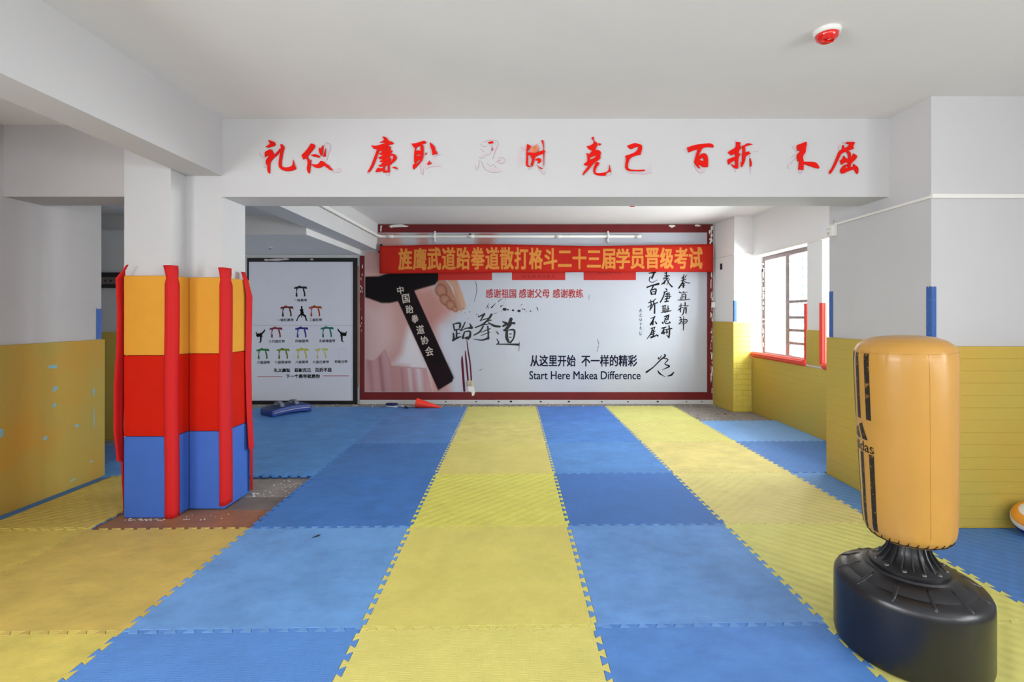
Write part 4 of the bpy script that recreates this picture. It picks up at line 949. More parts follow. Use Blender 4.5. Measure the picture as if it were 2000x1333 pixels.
# red panels printed under the banner, with small dark type
for x0, x1, dots_ in ((856, 961, ()), (1000, 1104, (1023, 1033, 1043, 1053, 1062, 1071, 1081)), (1140, 1242, (1170, 1177, 1185, 1193, 1201, 1209))):
    flat_boxes('red_panel', [(x0, 520, x1, 547.5)], D1 - .0006, MD, M['red_panel'], mural, mp, MD)
    if dots_:
        flat_boxes('small_type', [(q - 2.6, 538.5 if x0 < 1100 else 531, q + 2.6, 543 if x0 < 1100 else 534) for q in dots_], D1 - .0012, D1 - .0005, M['ink_faint'], mural, mp, MD)
# hairline cracks and scuffs
ink('scuff', [[(1167, 663, .8), (1170, 673, .8)], [(1169, 676, .8), (1166, 687, .7)], [(1049, 600, .8), (1051, 606, .7)], [(1151, 576, .6), (1150, 586, .6)]], M['ink_grey'], 1150, 640)

# ------------------------------------------------------------------ the hanging banner
BD = 7.28; bp_ = W(1067, 535, BD)
bx_l, bx_r = W(741, 0, BD).x, W(1393, 0, BD).x
def banner_y(x, z):
    return BD + .010 * math.sin(x * 2.1 + .4) + .005 * math.sin(x * 6.3 + z * 5) + .003 * math.sin(x * 11 + 1)
def banner_top(t): return 481 - 3.5 * math.sin(math.pi * min(t / .62, 1)) - 4 * max(0, (t - .62) / .38) ** 1.2
def banner_bot(t): return 535 - 3.2 * t - 1.2 * math.sin(t * 3.1)
bm = bmesh.new(); nb, mb = 140, 10; gr = []
for i in range(nb + 1):
    t = i / nb; x = bx_l + (bx_r - bx_l) * t; z1, z0 = H - (banner_top(t) - PY) * BD / F, H - (banner_bot(t) - PY) * BD / F
    gr.append([bm.verts.new((x - bp_.x, banner_y(x, z0 + (z1 - z0) * j / mb) - bp_.y, z0 + (z1 - z0) * j / mb - bp_.z)) for j in range(mb + 1)])
for i in range(nb):
    for j in range(mb): bm.faces.new((gr[i][j], gr[i + 1][j], gr[i + 1][j + 1], gr[i][j + 1])).smooth = True
me = bpy.data.meshes.new('banner'); bm.to_mesh(me); bm.free()
ban = link('banner', me, M['banner'], None, bp_); tag(ban, 'long red cloth banner with yellow characters hung across the mural', 'banner')
md = ban.modifiers.new('solid', 'SOLIDIFY'); md.thickness = .002; md.offset = 1
chars = '旌鹰武道跆拳道散打格斗二十三届学员晋级考试'
xa, xb = 779, 1371; step = (xb - xa + 3.2) / len(chars)
for k, ch in enumerate(chars):
    x0 = xa + k * step; wgt = .95
    t = (x0 + step / 2 - 741) / 652
    top, bot = banner_top(t) + 6.5, banner_bot(t) - 7
    h0, h1 = (top, bot)
    if ch == '二': h0, h1 = top + 4, bot - 4.5
    if ch == '三': h0, h1 = top + 3, bot - 3
    o = text_px('banner_lettering', ch, x0, h0, x0 + step - 3.2, h1, BD, M['gold'], ban, bp_, bold=wgt)
    if o:
        L0 = o.location.copy()
        bmm = bmesh.new(); bmm.from_mesh(o.data); bmesh.ops.subdivide_edges(bmm, edges=[e for e in bmm.edges if e.calc_length() > .03], cuts=2); bmm.to_mesh(o.data); bmm.free()
        for v in o.data.vertices:
            wx_, wz_ = bp_.x + L0.x + v.co.x, bp_.z + L0.z + v.co.y
            v.co.z = (BD - banner_y(wx_, wz_)) + .003 + v.co.z
# hanging ties at the ends
bm = bmesh.new()
for px, py in ((745, 479), (741.5, 491)):
    c = W(px, py, BD) - bp_; bmesh.ops.create_icosphere(bm, subdivisions=2, radius=.022, matrix=Matrix.Translation(c + Vector((-.012, .03, 0))))
from_bm('tie_knot', bm, M['black'], ban, smooth=True)

# ------------------------------------------------------------------ belt chart
CD = BW - .02; cpnt = W(591, 790, BW)
chart = empty('belt_chart', cpnt, 'white belt ranking chart in a black frame on the far wall beside the mural', 'chart')
flat_boxes('board', [(487, 512, 691, 783)], CD, BW - .001, M['chart'], chart, cpnt)
flat_boxes('frame', [(484.5, 504.5, 487.5, 791), (487.5, 504.5, 698.5, 512), (690.5, 512, 698.5, 791), (487.5, 782.5, 690.5, 791)], CD - .006, BW - .001, M['black'], chart, cpnt)
flat_boxes('frame_edging', [(699, 520, 700.6, 757)], CD - .006, BW - .001, M['board'], chart, cpnt)
flat_boxes('board_joint', [(487.5, 635.6, 690.5, 636.1)], CD - .0006, CD, M['residue_line'], chart, cpnt, CD)
D2 = CD - .0012; K5 = 2000 / 210.0
def chart_poly(name, polys, m, d=D2):
    px = [[(480 + x / K5, 540 + y / K5) for x, y in p] for p in polys]
    ox, oy = px[0][0]
    link(name, curve_mesh(to_plane(px, d, ox, oy), .0005), m, chart, W(ox, oy, d) - cpnt, FACE)
BT = [(895,235),(905,205),(960,192),(985,182),(998,168),(1035,190),(1130,190),(1145,235),(1060,225),(1000,222),(960,230)]
BTK = [(985,182),(998,168),(1035,190),(1030,215),(985,215)]
TL = [(940,225),(968,228),(948,290),(962,340),(960,388),(926,372),(935,300)]
TR = [(1060,222),(1082,222),(1105,300),(1112,370),(1085,382),(1080,310),(1066,270)]
BELTS = [(0, 0, (22, 22, 24), (22, 22, 24), (22, 22, 24)), (-255, 370, (88, 36, 26), (84, 30, 26), (150, 60, 34)), (275, 367, (168, 70, 34), (170, 66, 34), (160, 60, 30)), (-458, 762, (112, 46, 82), (130, 44, 50), (160, 60, 50)),
 (20, 760, (44, 44, 132), (40, 56, 140), (44, 44, 132)), (493, 755, (38, 106, 98), (36, 112, 96), (44, 130, 100)), (-703, 1161, (44, 116, 56), (50, 120, 60), (40, 110, 50)), (-323, 1159, (120, 146, 44), (100, 120, 40), (70, 126, 30)),
 (30, 1156, (190, 186, 76), (192, 188, 84), (186, 182, 72)), (390, 1153, (192, 196, 110), (196, 200, 130), (214, 216, 210)), (790, 1150, (214, 215, 224), (214, 215, 224), (210, 211, 220))]
bmat = {}
def bmt(c):
    if c not in bmat: bmat[c] = mat('belt_print', c, .6)
    return bmat[c]
for dx, dy, c1, c2, c3 in BELTS:
    sh = lambda P: [(x + dx, y + dy) for x, y in P]
    chart_poly('belt_picture', [sh(BT)], bmt(c1)); chart_poly('belt_tail', [sh(TL)], bmt(c2), D2 - .0003); chart_poly('belt_tail', [sh(TR)], bmt(c2), D2 - .0003); chart_poly('belt_knot', [sh(BTK)], bmt(c3), D2 - .0006)
FIG = [(1025,560),(1040,552),(1056,565),(1054,605),(1074,622),(1066,650),(1080,665),(1075,695),(1120,730),(1132,790),(1150,830),(1120,828),(1105,790),(1100,760),(1046,725),(1042,772),(1034,772),(1031,720),(990,760),(968,800),(960,832),(930,834),(955,790),(975,740),(1016,695),(1020,655),(1004,638),(1010,612),(1028,605)]
KICK = [(183,1048),(205,1040),(212,1064),(240,1062),(275,1060),(280,1040),(290,1042),(292,1058),(340,1002),(350,985),(362,988),(358,1022),(312,1078),(302,1105),(326,1140),(298,1122),(293,1215),(270,1237),(240,1237),(266,1214),(264,1122),(215,1132),(195,1110),(190,1085),(205,1076),(182,1060)]
chart_poly('stance_figure', [FIG], M['ink']); chart_poly('kick_figure', [KICK], M['ink'])
chart_poly('kick_figure', [[(2068 - x, y - 14) for x, y in KICK]], M['ink'])
def cap(t, x0, y0, x1, y1, off=.3): text_px('caption', t, 480 + x0 / K5, 540 + y0 / K5, 480 + x1 / K5, 540 + y1 / K5, D2, M['ink'], chart, cpnt, bold=off)
for t, x0, y0, x1, y1 in (('一段黑带', 895, 420, 1138, 470), ('一级红黑带', 585, 788, 888, 838), ('二级红带', 1182, 785, 1420, 838), ('三代蓝红带', 425, 1185, 725, 1235), ('四级蓝带', 925, 1180, 1168, 1230), ('五级绿蓝带', 1362, 1175, 1662, 1228),
  ('六级绿带', 210, 1575, 448, 1630), ('七级黄绿带', 540, 1572, 838, 1626), ('八级黄带', 925, 1570, 1162, 1622), ('九级白黄带', 1245, 1568, 1548, 1620), ('初级白带', 1655, 1563, 1892, 1615),
  ('礼义廉耻', 525, 1715, 826, 1784), ('忍耐克己', 910, 1712, 1210, 1782), ('百折不屈', 1292, 1706, 1592, 1780), ('下一个黑带就是你', 748, 1825, 1378, 1894)):
    cap(t, x0, y0, x1, y1, .28 if y0 > 1700 else .12)
for q in ((218, 1862, 684, 1872), (1436, 1849, 1918, 1859)):
    flat_boxes('red_rule', [(480 + q[0] / K5, 540 + q[1] / K5, 480 + q[2] / K5, 540 + q[3] / K5)], D2 - .0003, CD, M['ink_red'], chart, cpnt, CD)
bm = bmesh.new(); rr = random.Random(33); sv = mp
mp_keep = mp; mp = cpnt
for q in ((542, 507.5, 26, 2.2), (520, 508, 5, 2), (609, 507, 4, 2), (556, 506, 8, 1.6)): scrap(q[0], q[1], q[2], q[3], CD - .0066)
mp = mp_keep
me = bpy.data.meshes.new('torn_patch'); bm.to_mesh(me); bm.free(); o = link('torn_patch', me, M['residue'], chart); o['kind'] = 'stuff'

# ------------------------------------------------------------------ pipes, ducts, sockets, alarms
PZ = 2.545; pp = Vector((-2.0, 7.345, PZ))
pipe = empty('pipe', pp, 'white plastic pipe running along the rear beam and across the top of the mural', 'pipe')
bm = bmesh.new(); xe = W(1243, 0, 7.345).x
bm_tube(bm, [Vector(p) - pp for p in ((-2.145, 3.74, PZ), (-2.145, 5.4, PZ), (-2.145, 7.26, PZ), (-2.135, 7.31, PZ), (-2.11, 7.338, PZ), (-2.06, 7.345, PZ), (-.5, 7.345, PZ), (xe, 7.345, PZ))], .021, 14)
from_bm('tube', bm, M['pvc'], pipe)
for px in (762, 920, 1090, 1246):
    x = W(px, 0, 7.345).x; bm = bmesh.new(); bm_tube(bm, [(x - .05 - pp.x, 0, 0), (x + .05 - pp.x, 0, 0)], .026, 14); from_bm('coupling', bm, M['pvc'], pipe)
for px in (849, 1188):
    x = W(px, 0, 7.345).x - pp.x; bm = bmesh.new()
    bm_box(bm, x - .016, x + .016, -.028, .026, -.035, .036, .006); bm_box(bm, x - .012, x + .012, .015, .03, -.085, .085, .003); bm_tube(bm, [(x, .024, -.085), (x, .0, -.075)], .014, 10)
    from_bm('clip', bm, M['pvc'], pipe)
bm = bmesh.new(); x = W(918, 0, 7.345).x - pp.x; bm_tube(bm, [(x, 0, .015), (x, 0, .045)], .014, 10); bm_tube(bm, [(xe - pp.x + .03, 0, 0), (xe - pp.x + .045, -.002, .012)], .016, 10)
from_bm('stub', bm, M['hole'], pipe)

def duct(name, pts, label, wall, s=.011):
    """small square cable duct following wall points; wall = offset direction per point"""
    o0 = Vector(pts[0]); e = None; bm = bmesh.new()
    for a, b in zip(pts, pts[1:]):
        a, b = Vector(a) - o0, Vector(b) - o0; ax = (b - a).normalized(); side = ax.cross(Vector((0, 0, 1))).normalized()
        vsq = [bm.verts.new(p + side * sx + Vector((0, 0, sz))) for p in (a, b) for sx, sz in ((-s * .7, -s), (s * .7, -s), (s * .7, s), (-s * .7, s))]
        for k in range(4): bm.faces.new((vsq[k], vsq[(k + 1) % 4], vsq[4 + (k + 1) % 4], vsq[4 + k]))
        bm.faces.new(vsq[:4]); bm.faces.new(vsq[4:][::-1])
    o = from_bm(name, bm, M['pvc'], None, o0); return tag(o, label, 'cable duct', 'white cable ducts on the right')
duct('cable_duct', [(2.585, 3.064, 2.110), (3.85, 3.064, 2.106)], 'white cable duct across the front of the big pillar', 0, .013)
duct('cable_duct', [(2.586, 3.07, 2.106), (2.586, 4.06, 2.106)], 'white cable duct sloping away along the side of the big pillar to the socket', 0, .008)
duct('cable_duct', [(3.242, 4.1, 2.185), (3.242, 6.80, 2.185)], 'white cable duct along the lintel above the window', 0, .014)
duct('cable_duct', [(3.24, 6.812, 2.215), (2.984, 6.812, 2.215), (2.93, 7.38, 2.212)], 'white cable duct wrapped round the corner pillar', 0, .008)
duct('cable_duct', [(2.908, 7.374, .09), (2.912, 7.374, 2.70)], 'white cable duct standing in the corner right of the mural', 0, .011)

def socket(name, c, nrm, w_, h_, t, m, label, holes=True, rot=0):
    e = empty(name, c, label, 'socket'); e.rotation_euler = (0, 0, rot)          # local -Y faces the room
    bm = bmesh.new(); bm_box(bm, -w_ / 2, w_ / 2, -t, 0, -h_ / 2, h_ / 2, .005, 2); auto_smooth(from_bm('box', bm, m, e))
    bm = bmesh.new(); bm_box(bm, -w_ * .4, w_ * .4, -t - .003, -t - .0002, -h_ * .4, h_ * .4, .002, 1); from_bm('plate', bm, m, e)
    if holes:
        bm = bmesh.new()
        for hx, hz in ((-.014, .016), (.014, .016), (-.013, -.014), (.013, -.014), (0, -.026)): bm_box(bm, hx - .003, hx + .003, -t - .0036, -t - .0031, hz - .006, hz + .006)
        from_bm('pin_holes', bm, M['hole'], e)
    return e
sk = socket('wall_socket', (2.594, 4.03, 2.055), 0, .088, .09, .045, M['socket'], 'white surface socket box on the big pillar beside the window lintel', True, -R90)
bm = bmesh.new(); bm_tube(bm, [(.0, -.02, .045), (.015, -.012, .085), (-.03, -.008, .055), (.005, -.006, .05)], .004, 8); from_bm('cable', bm, M['pvc'], sk)
sm = socket('wall_socket', W(918, 749, MD - .002), 0, .085, .085, .012, M['socket_old'], 'beige socket low on the mural beside the maroon trouser stripes', True)
bm = bmesh.new()
q = [(914, 755), (925, 755), (928, 766), (926, 773), (922, 774), (921, 767), (914, 764)]
c = W(918, 749, MD - .002); f = bm.faces.new([bm.verts.new(W(x, y, MD - .0035) - c) for x, y in q])
me = bpy.data.meshes.new('torn_paper'); bm.to_mesh(me); bm.free(); link('torn_paper', me, M['pvc'], sm)
socket('wall_switch', W(1392.5, 596, 7.36), 0, .055, .085, .03, M['socket'], 'small white switch box on the corner duct right of the mural', False)['category'] = 'switch'
bm = bmesh.new(); c = W(1400.5, 521, 7.18); x_ = 2.935 + (2.99 - 2.935) * (BW - 7.18) / (BW - 6.82)
bm_box(bm, -.004, 0, -.035, .035, -.045, .045, .002, 1); o = from_bm('cable_hole', bm, M['hole'], None, (x_ - .001, 7.18, c.z)); tag(o, 'small black hole in the plaster beside the right end of the banner', 'cable hole')

def alarm(c, r, label):
    e = empty('fire_alarm', c, label, 'alarm', 'red ceiling alarms')
    bm = bmesh.new(); bm_lathe(bm, [(0, 0), (r, 0), (r * 1.02, -.006), (r * .98, -.016), (r * .88, -.021), (0, -.021)], 40); auto_smooth(from_bm('base_ring', bm, M['alarm_white'], e))
    bm = bmesh.new(); bm_lathe(bm, [(0, -.0215), (r * .84, -.0215), (r * .84, -.028), (r * .76, -.041), (r * .5, -.052), (r * .42, -.049), (0, -.05)], 40)
    bm_box(bm, -r * .5, r * .5, -.004, .004, -.056, -.049, .002, 1); auto_smooth(from_bm('lens', bm, M['dome'], e))
    return e
alarm(Vector((1.488, 2.365, CZ)), .060, 'red and white alarm beacon on the near ceiling')
alarm(Vector((1.365, 5.97, CZ)), .060, 'red alarm on the rear ceiling just showing under the beam')
fx = empty('ceiling_hook', (-3.37, 6.52, 2.269), 'tiny metal fitting under the low bulkhead above the belt chart', 'hook')
bm = bmesh.new(); bm_lathe(bm, [(0, 0), (.03, 0), (.03, -.006), (0, -.008)], 20); from_bm('plate', bm, M['pvc'], fx)
bm = bmesh.new(); bm_tube(bm, [(0, 0, -.006), (.012, 0, -.022), (-.012, 0, -.028)], .005, 8); from_bm('hook', bm, M['hole'], fx)
# slotted rail in the passage
rl = empty('slotted_rail', (-4.75, 5.198, 1.647), 'dark slotted rail on the dim passage wall left of the column', 'rail')
bm = bmesh.new(); bm_box(bm, -.8, .49, -.03, 0, 0, .165, .004, 1); from_bm('back', bm, M['black'], rl)
bm = bmesh.new(); bm_box(bm, -.8, .49, -.034, -.0302, .04, .115); from_bm('strip', bm, M['board_grey'], rl)
bm = bmesh.new()
for k in range(22): bm_box(bm, -.78 + k * .058, -.762 + k * .058, -.0355, -.0342, .068, .085)
from_bm('slot', bm, M['hole'], rl)

# ------------------------------------------------------------------ free-standing punching bag
bcx, bcy = 1.557, 1.953
B0 = Vector((bcx, bcy, MT))
bagp = empty('punching_bag', B0, 'yellow punching bag on a black round base standing on the mats at right', 'punching bag')
bm = bmesh.new()
bm_lathe(bm, [(0, .0), (.238, .0), (.250, .010), (.2545, .03), (.2545, .235), (.2525, .252), (.245, .266), (.233, .275), (.214, .282), (.207, .283), (.200, .290), (.176, .303), (.158, .311), (.150, .312), (.144, .319), (.138, .320), (0, .320)], 96)
for v in bm.verts:
    if v.co.z > .2: v.co.z += .010
base = auto_smooth(from_bm('base', bm, M['base'], bagp), 30)
for k in range(12):
    a = 2 * math.pi * (k + .35) / 12; bm = bmesh.new()
    pts = [(r_ * math.cos(a), r_ * math.sin(a), z) for r_, z in ((.160, .306), (.180, .298), (.205, .2815), (.226, .2745), (.243, .264))]
    pts = [(px_, py_, pz_ + .010) for px_, py_, pz_ in pts]; bm_tube(bm, pts, [.004, .0075, .0075, .0075, .004], 12); o = from_bm('base_rib', bm, M['base'], base)
bm = bmesh.new()
bm_lathe(bm, [(0, .320), (.130, .320), (.131, .330), (.126, .334), (.095, .345), (.074, .366), (.064, .392), (.062, .42), (.062, .455), (0, .455)], 64)
for k in range(18):
    a = 2 * math.pi * k / 18; ca, sa = math.cos(a), math.sin(a)
    pr = [(.062, .425), (.066, .418), (.076, .385), (.098, .352), (.112, .336), (.062, .336)]
    vv = [[bm.verts.new((r_ * ca - s_ * .0025 * sa, r_ * sa + s_ * .0025 * ca, z)) for r_, z in pr] for s_ in (-1, 1)]
    bm.faces.new(vv[0]); bm.faces.new(vv[1][::-1])
    for i in range(6): bm.faces.new((vv[0][i], vv[0][(i + 1) % 6], vv[1][(i + 1) % 6], vv[1][i]))
for v in bm.verts: v.co.z += .010
neck = auto_smooth(from_bm('neck', bm, M['neck'], bagp), 30)
for k in range(12):
    a = 2 * math.pi * (k + .5) / 12; bm = bmesh.new(); bm_lathe(bm, [(.0095, .3425), (.0095, .348), (.006, .352), (0, .353)], 12, 0, .114 * math.cos(a), .114 * math.sin(a))
    from_bm('bolt', bm, M['bolt'], neck, smooth=True)
# the bag itself leans a little; built upright in its own frame, then tipped about the neck
BAGZ = .441
prof = [(0, 0), (.100, .0), (.122, .008), (.136, .022), (.1455, .040), (.150, .060), (.1530, .11), (.1560, .22), (.1600, .36), (.1645, .50), (.1670, .62), (.1680, .70), (.1672, .735), (.1630, .758), (.1530, .777), (.133, .793), (.10, .806), (.05, .812), (0, .813)]
def bag_r(z):
    for (r0, z0), (r1, z1) in zip(prof, prof[1:]):
        if z0 <= z <= z1 and z1 > z0: return r0 + (r1 - r0) * (z - z0) / (z1 - z0)
    return .15
bm = bmesh.new(); n = 96
dense = []
for (r0, z0), (r1, z1) in zip(prof, prof[1:]):
    for q in range(3): dense.append((r0 + (r1 - r0) * q / 3, z0 + (z1 - z0) * q / 3))
dense.append(prof[-1])
bm_lathe(bm, dense, n)
rr = random.Random(3); ph = [rr.uniform(0, 6.28) for _ in range(8)]
def pucker(a, z):
    top = max(0, 1 - abs(z - .745) / .05); bot = max(0, 1 - abs(z - .05) / .05)
    return 1 + top * (.013 * math.sin(13 * a + ph[0]) * (.5 + .5 * math.sin(3 * a)) + .010 * math.sin(31 * a + ph[1]) * (.5 + .5 * math.sin(2 * a + 1))) + bot * .008 * math.sin(21 * a + ph[2]) + .004 * math.sin(3 * a + z * 6 + ph[3])
for v in bm.verts:
    a = math.atan2(v.co.y, v.co.x); k = pucker(a, v.co.z); v.co.x *= k; v.co.y *= k
LEAN = Matrix.Rotation(math.radians(-1.9), 4, 'Y') @ Matrix.Rotation(math.radians(.6), 4, 'X')
bag = from_bm('bag', bm, M['bag'], bagp, (0, 0, BAGZ), None, True); bag.rotation_euler = LEAN.to_euler()
cam_a = math.atan2(-bcy, -bcx)                       # direction from the bag to the camera
def on_bag(u, z, lift):                              # u = angle to the left of the camera direction
    a = cam_a - u; r_ = bag_r(z) * pucker(a, z) + lift
    return (r_ * math.cos(a), r_ * math.sin(a), z)
def bag_patch(name, u0, u1, z0, z1, m, skew=0.0, nu=8, nz=40):
    bm = bmesh.new(); g = [[bm.verts.new(on_bag(u0 + (u1 - u0) * i / nu + skew * (j / nz), z0 + (z1 - z0) * j / nz, .0012)) for i in range(nu + 1)] for j in range(nz + 1)]
    for j in range(nz):
        for i in range(nu): bm.faces.new((g[j][i], g[j][i + 1], g[j + 1][i + 1], g[j + 1][i])).smooth = True
    return from_bm(name, bm, m, bag, smooth=True)
rad = math.radians
STR = [(rad(40.5), rad(48.5)), (rad(60), rad(68)), (rad(80), rad(88))]
for u0, u1 in STR:
    bag_patch('printed_stripe', u0, u1, .482, .748, M['bag_print']); bag_patch('printed_stripe', u0 - .03, u1 - .03, .040, .345, M['bag_print'])
# emblem: three slanted bars and the word below, wrapped round the bag
ec, ez = rad(62), .377
def wrap_poly(name, polys):
    bm = bmesh.new()
    for P_ in polys:
        f = bm.faces.new([bm.verts.new((x, y, 0)) for x, y in P_])
    bmesh.ops.triangulate(bm, faces=bm.faces[:])
    bmesh.ops.subdivide_edges(bm, edges=bm.edges[:], cuts=3, use_grid_fill=True)
    for v in bm.verts: v.co = on_bag(ec - v.co.x / .163, ez + v.co.y, .0012)
    return from_bm(name, bm, M['bag_print'], bag)
sl = .034
wrap_poly('printed_emblem', [[(.010, .022), (.040, .022), (.012, .088), (-.010, .078)], [(-.030, .022), (-.004, .022), (-.024, .068), (-.044, .058)], [(-.066, .022), (-.044, .022), (-.056, .050), (-.074, .042)]])
me = text_mesh('adidas', .008)
cc = np.empty(len(me.vertices) * 3); me.vertices.foreach_get('co', cc); cc = cc.reshape(-1, 3); lo, hi = cc.min(0), cc.max(0)
bmm = bmesh.new(); bmm.from_mesh(me); bmesh.ops.subdivide_edges(bmm, edges=[e for e in bmm.edges if e.calc_length() > .25], cuts=2)
for v in bmm.verts:
    x = (v.co.x - lo[0]) / (hi[0] - lo[0]) * .150 - .082; y = (v.co.y - lo[1]) / (hi[1] - lo[1]) * .042 - .028
    v.co = on_bag(ec - x / .163, ez + y, .0014)
from_bm('printed_lettering', bmm, M['bag_print'], bag)
# lacing round the foot of the bag
bm = bmesh.new(); nl = 30
def lace_pt(a, z): r_ = bag_r(z) * pucker(a, z) + .0018; return (r_ * math.cos(a), r_ * math.sin(a), z)
bm_tube(bm, [lace_pt(2 * math.pi * k / 120, .016 + .0018 * math.sin(k * .9)) for k in range(121)], .0020, 6, False)
for k in range(nl):
    a = 2 * math.pi * k / nl
    bm_tube(bm, [lace_pt(a, .016), lace_pt(a + .05, .022), lace_pt(a + .075, .033)], [.0020, .0020, .0012], 6)
from_bm('lacing', bm, M['lace'], bag)
bm = bmesh.new(); bm_tube(bm, [((bag_r(.752) + .0006) * math.cos(6.2832 * k / 96), (bag_r(.752) + .0006) * math.sin(6.2832 * k / 96), .752) for k in range(97)], .0012, 6, False); from_bm('seam', bm, M['bag'], bag)
bm = bmesh.new(); bm_tube(bm, [on_bag(rad(-26) + 0, z, .0004) for z in [.06 + .69 * k / 30 for k in range(31)]], .0006, 6); from_bm('seam', bm, M['bag'], bag)

# ------------------------------------------------------------------ ball, cone, kick pads, scraps
bl = empty('ball', (3.09, 2.93, MT), 'orange, white and blue ball on the mats at the right edge beside the pillar', 'ball')
Rb = .102; bm = bmesh.new(); bmesh.ops.create_uvsphere(bm, u_segments=120, v_segments=80, radius=Rb)
BAX = Vector((-.58, -.30, .76)).normalized()
for f in bm.faces:
    t = f.calc_center_median().dot(BAX) / Rb
    f.material_index = 1 if t > .88 else 0 if t > .42 else 1 if t > .05 else 2 if t > -.45 else 1 if t > -.75 else 0
    f.smooth = True
for v in bm.verts:
    t = v.co.dot(BAX) / Rb
    g = max(0, 1 - min(abs(t - .42), abs(t - .05), abs(t + .45)) / .035); v.co *= 1 - .018 * g; v.co.z += Rb
from_bm('shell', bm, [M['ball_o'], M['ball_w'], M['ball_b']], bl, smooth=True)

L_, rb = .37, .069; th = math.atan2(rb, L_)
cx0 = W(811, 0, 6.97).x
cn = empty('training_cone', (cx0, 6.97, MT), 'red plastic cone lying on its side by the mural', 'cone')
bm = bmesh.new(); bm_lathe(bm, [(rb * .93, .004), (rb, 0), (rb, .012), (.010, L_ - .01), (.006, L_), (0, L_)], 40)
mt = Matrix.Translation((.013, 0, rb * math.cos(th) + .004)) @ Matrix.Rotation(R90 + th, 4, 'Y')
for v in bm.verts: v.co = mt @ v.co
auto_smooth(from_bm('shell', bm, M['cone'], cn), 40)

kp = empty('kick_pad', (-3.20, 6.62, MT), 'flat blue kick shield lying on the mats below the belt chart', 'kick shield', rz=math.radians(52))
bm = bmesh.new(); nx_ = 14
secs = []
for k in range(nx_ + 1):
    u = k / nx_; x = -.27 + .54 * u; zb = .022 * math.sin(math.pi * u)
    secs.append([bm.verts.new(p) for p in ((x, -.17, zb), (x, .17, zb), (x, .165, zb + .088 + .012 * u), (x, -.165, zb + .088 + .012 * u))])
for a, b in zip(secs, secs[1:]):
    for k in range(4):
        f = bm.faces.new((a[k], a[(k + 1) % 4], b[(k + 1) % 4], b[k])); f.material_index = 1 if k == 2 else 0
bm.faces.new(secs[0][::-1]); bm.faces.new(secs[-1])
bmesh.ops.recalc_face_normals(bm, faces=bm.faces)
es = [e for e in bm.edges if len(e.link_faces) == 2 and e.calc_face_angle(0) > .9]
bmesh.ops.bevel(bm, geom=es, offset=.012, segments=3, profile=.5, affect='EDGES')
auto_smooth(from_bm('body', bm, [M['navy'], M['navy2']], kp), 40)
for x in (-.10, .10):
    bm = bmesh.new(); rows_ = []
    for k in range(15):
        a = math.pi * k / 14; rows_.append([(x + s_ * .025 + .03 * math.cos(a) * 0, -.10 + .10 * (1 - math.cos(a)), .104 + .062 * math.sin(a)) for s_ in (-1, 1)])
    g = [[bm.verts.new(p) for p in r] for r in rows_]
    for a, b in zip(g, g[1:]): bm.faces.new((a[0], a[1], b[1], b[0])).smooth = True
    o = from_bm('grip_strap', bm, mat('grip_webbing', (120, 126, 138), .6), kp, smooth=True); md = o.modifiers.new('solid', 'SOLIDIFY'); md.thickness = .006; md.offset = 0
bm = bmesh.new(); bm_tube(bm, [(-.25, -.172, .05), (-.12, -.174, .062), (0, -.174, .068), (.12, -.174, .068), (.25, -.172, .06)], .004, 8); from_bm('piping', bm, M['paddle_grey'], kp)

pdx = W(768, 0, 7.0).x
pd = empty('kick_paddle', (pdx, 7.02, MT), 'small navy and grey kick paddle lying beside the red cone', 'kick paddle', rz=math.radians(-12))
def pill(name, x0, x1, hw, z0, z1, m, parent):
    bm = bmesh.new(); n = 28; pl_ = []
    for k in range(n):
        a = 6.2832 * k / n; pl_.append(((x0 + x1) / 2 + (x1 - x0) / 2 * math.copysign(abs(math.cos(a)) ** .7, math.cos(a)), hw * math.copysign(abs(math.sin(a)) ** .8, math.sin(a))))
    bm_prism(bm, pl_, z0, z1); bmesh.ops.recalc_face_normals(bm, faces=bm.faces)
    es = [e for e in bm.edges if e.calc_face_angle(0) > 1]; bmesh.ops.bevel(bm, geom=es, offset=min(.01, (z1 - z0) * .4), segments=3, profile=.5, affect='EDGES')
    return auto_smooth(from_bm(name, bm, m, parent), 40)
pill('lower_blade', -.11, .07, .05, .0, .028, M['paddle_grey'], pd); pill('upper_blade', -.115, .065, .052, .0285, .056, M['paddle_navy'], pd)
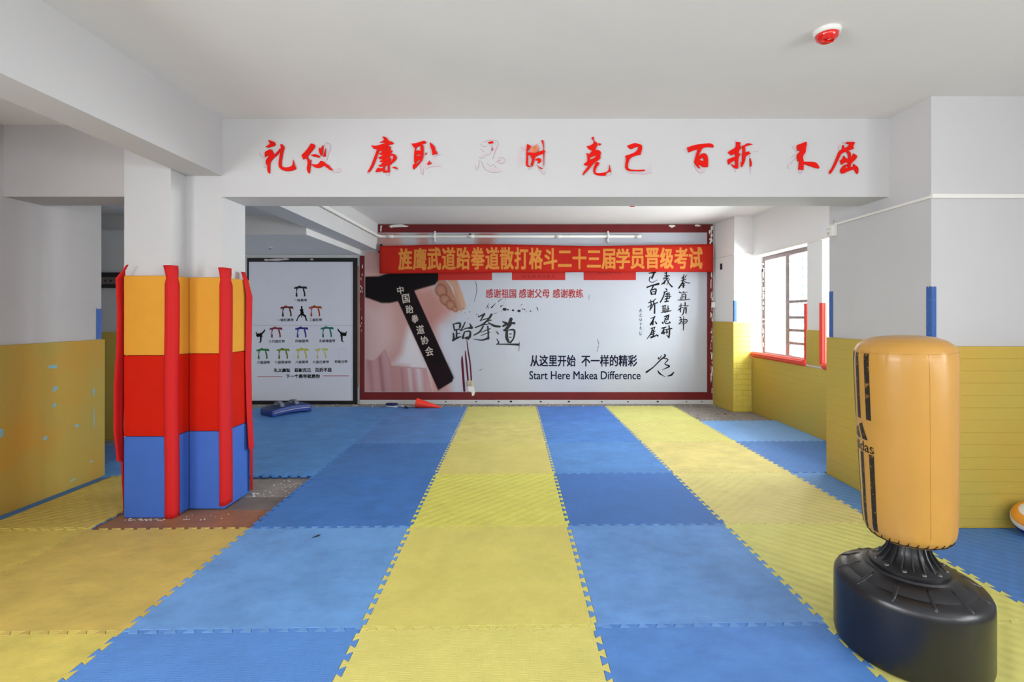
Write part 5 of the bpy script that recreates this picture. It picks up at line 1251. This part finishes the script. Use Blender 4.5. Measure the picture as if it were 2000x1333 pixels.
bm = bmesh.new(); bm_tube(bm, [(.06, 0, .026), (.12, -.004, .022), (.175, -.01, .018)], [.014, .012, .014], 12); from_bm('handle', bm, M['paddle_grey'], pd)
bm = bmesh.new(); bm_tube(bm, [(.172, -.01, .02), (.20, -.05, .012), (.245, -.075, .008), (.255, -.055, .008), (.21, -.02, .012), (.176, -.008, .02)], .006, 8, False); from_bm('wrist_loop', bm, M['black'], pd)

c = W(617, 1049, 2.9); bm = bmesh.new()
bm_tube(bm, [(-.028, -.012, .002), (-.012, -.006, .004), (.002, .006, .006), (.010, .022, .004)], [.0008, .003, .0045, .0015], 8)
o = from_bm('leaf_scrap', bm, M['hole'], None, (c.x, 2.92, MT), smooth=True); tag(o, 'small dark curled scrap lying on the blue mat left of centre', 'scrap')
c = W(1422, 802, 6.9); bm = bmesh.new(); bmesh.ops.create_icosphere(bm, subdivisions=1, radius=.016)
for v in bm.verts: v.co = Vector((v.co.x * 1.3, v.co.y, max(v.co.z, -.006) * .7 + .0045))
o = from_bm('brick_chip', bm, mat('brick_red', (140, 66, 48), .9), None, (2.78, 6.62, 0)); tag(o, 'red brick chip on the bare concrete by the corner pillar', 'brick chip')

# ------------------------------------------------------------------ outside the window
fb = empty('white_building', (14.0, 30, -12), 'blank white building wall filling the left half of the window view', 'building')
box('wall', 0, 2.46, 0, 5, 0, 45, M['facade'], fb); box('ledge', 0, 1.6, -.12, -.002, 14.9, 15.02, M['facade_window'], fb)
tb = empty('apartment_tower', (80, 150, -40), 'pale apartment tower with rows of small windows seen through the window bars', 'building')
box('wall', 0, 42, 0, 12, 0, 100, M['facade'], tb)
for r in range(13):
    z = 40 + H - (505 + r * 17.5 - PY) * 150 / F
    for px, ww in ((1546.5, 3.2), (1556.5, 4.2), (1567.5, 5.5), (1577, 4.2)):
        x = (px - PX) * 150 / F - 80; hw = ww * 150 / F / 2
        bm = bmesh.new(); bm_box(bm, x - hw, x + hw, -.12, -.005, z - .75, z + .55); bm_box(bm, x - hw - .1, x + hw + .1, -.3, -.005, z - .95, z - .78, mi=1)
        from_bm('window', bm, [M['facade_window'], M['facade']], tb)
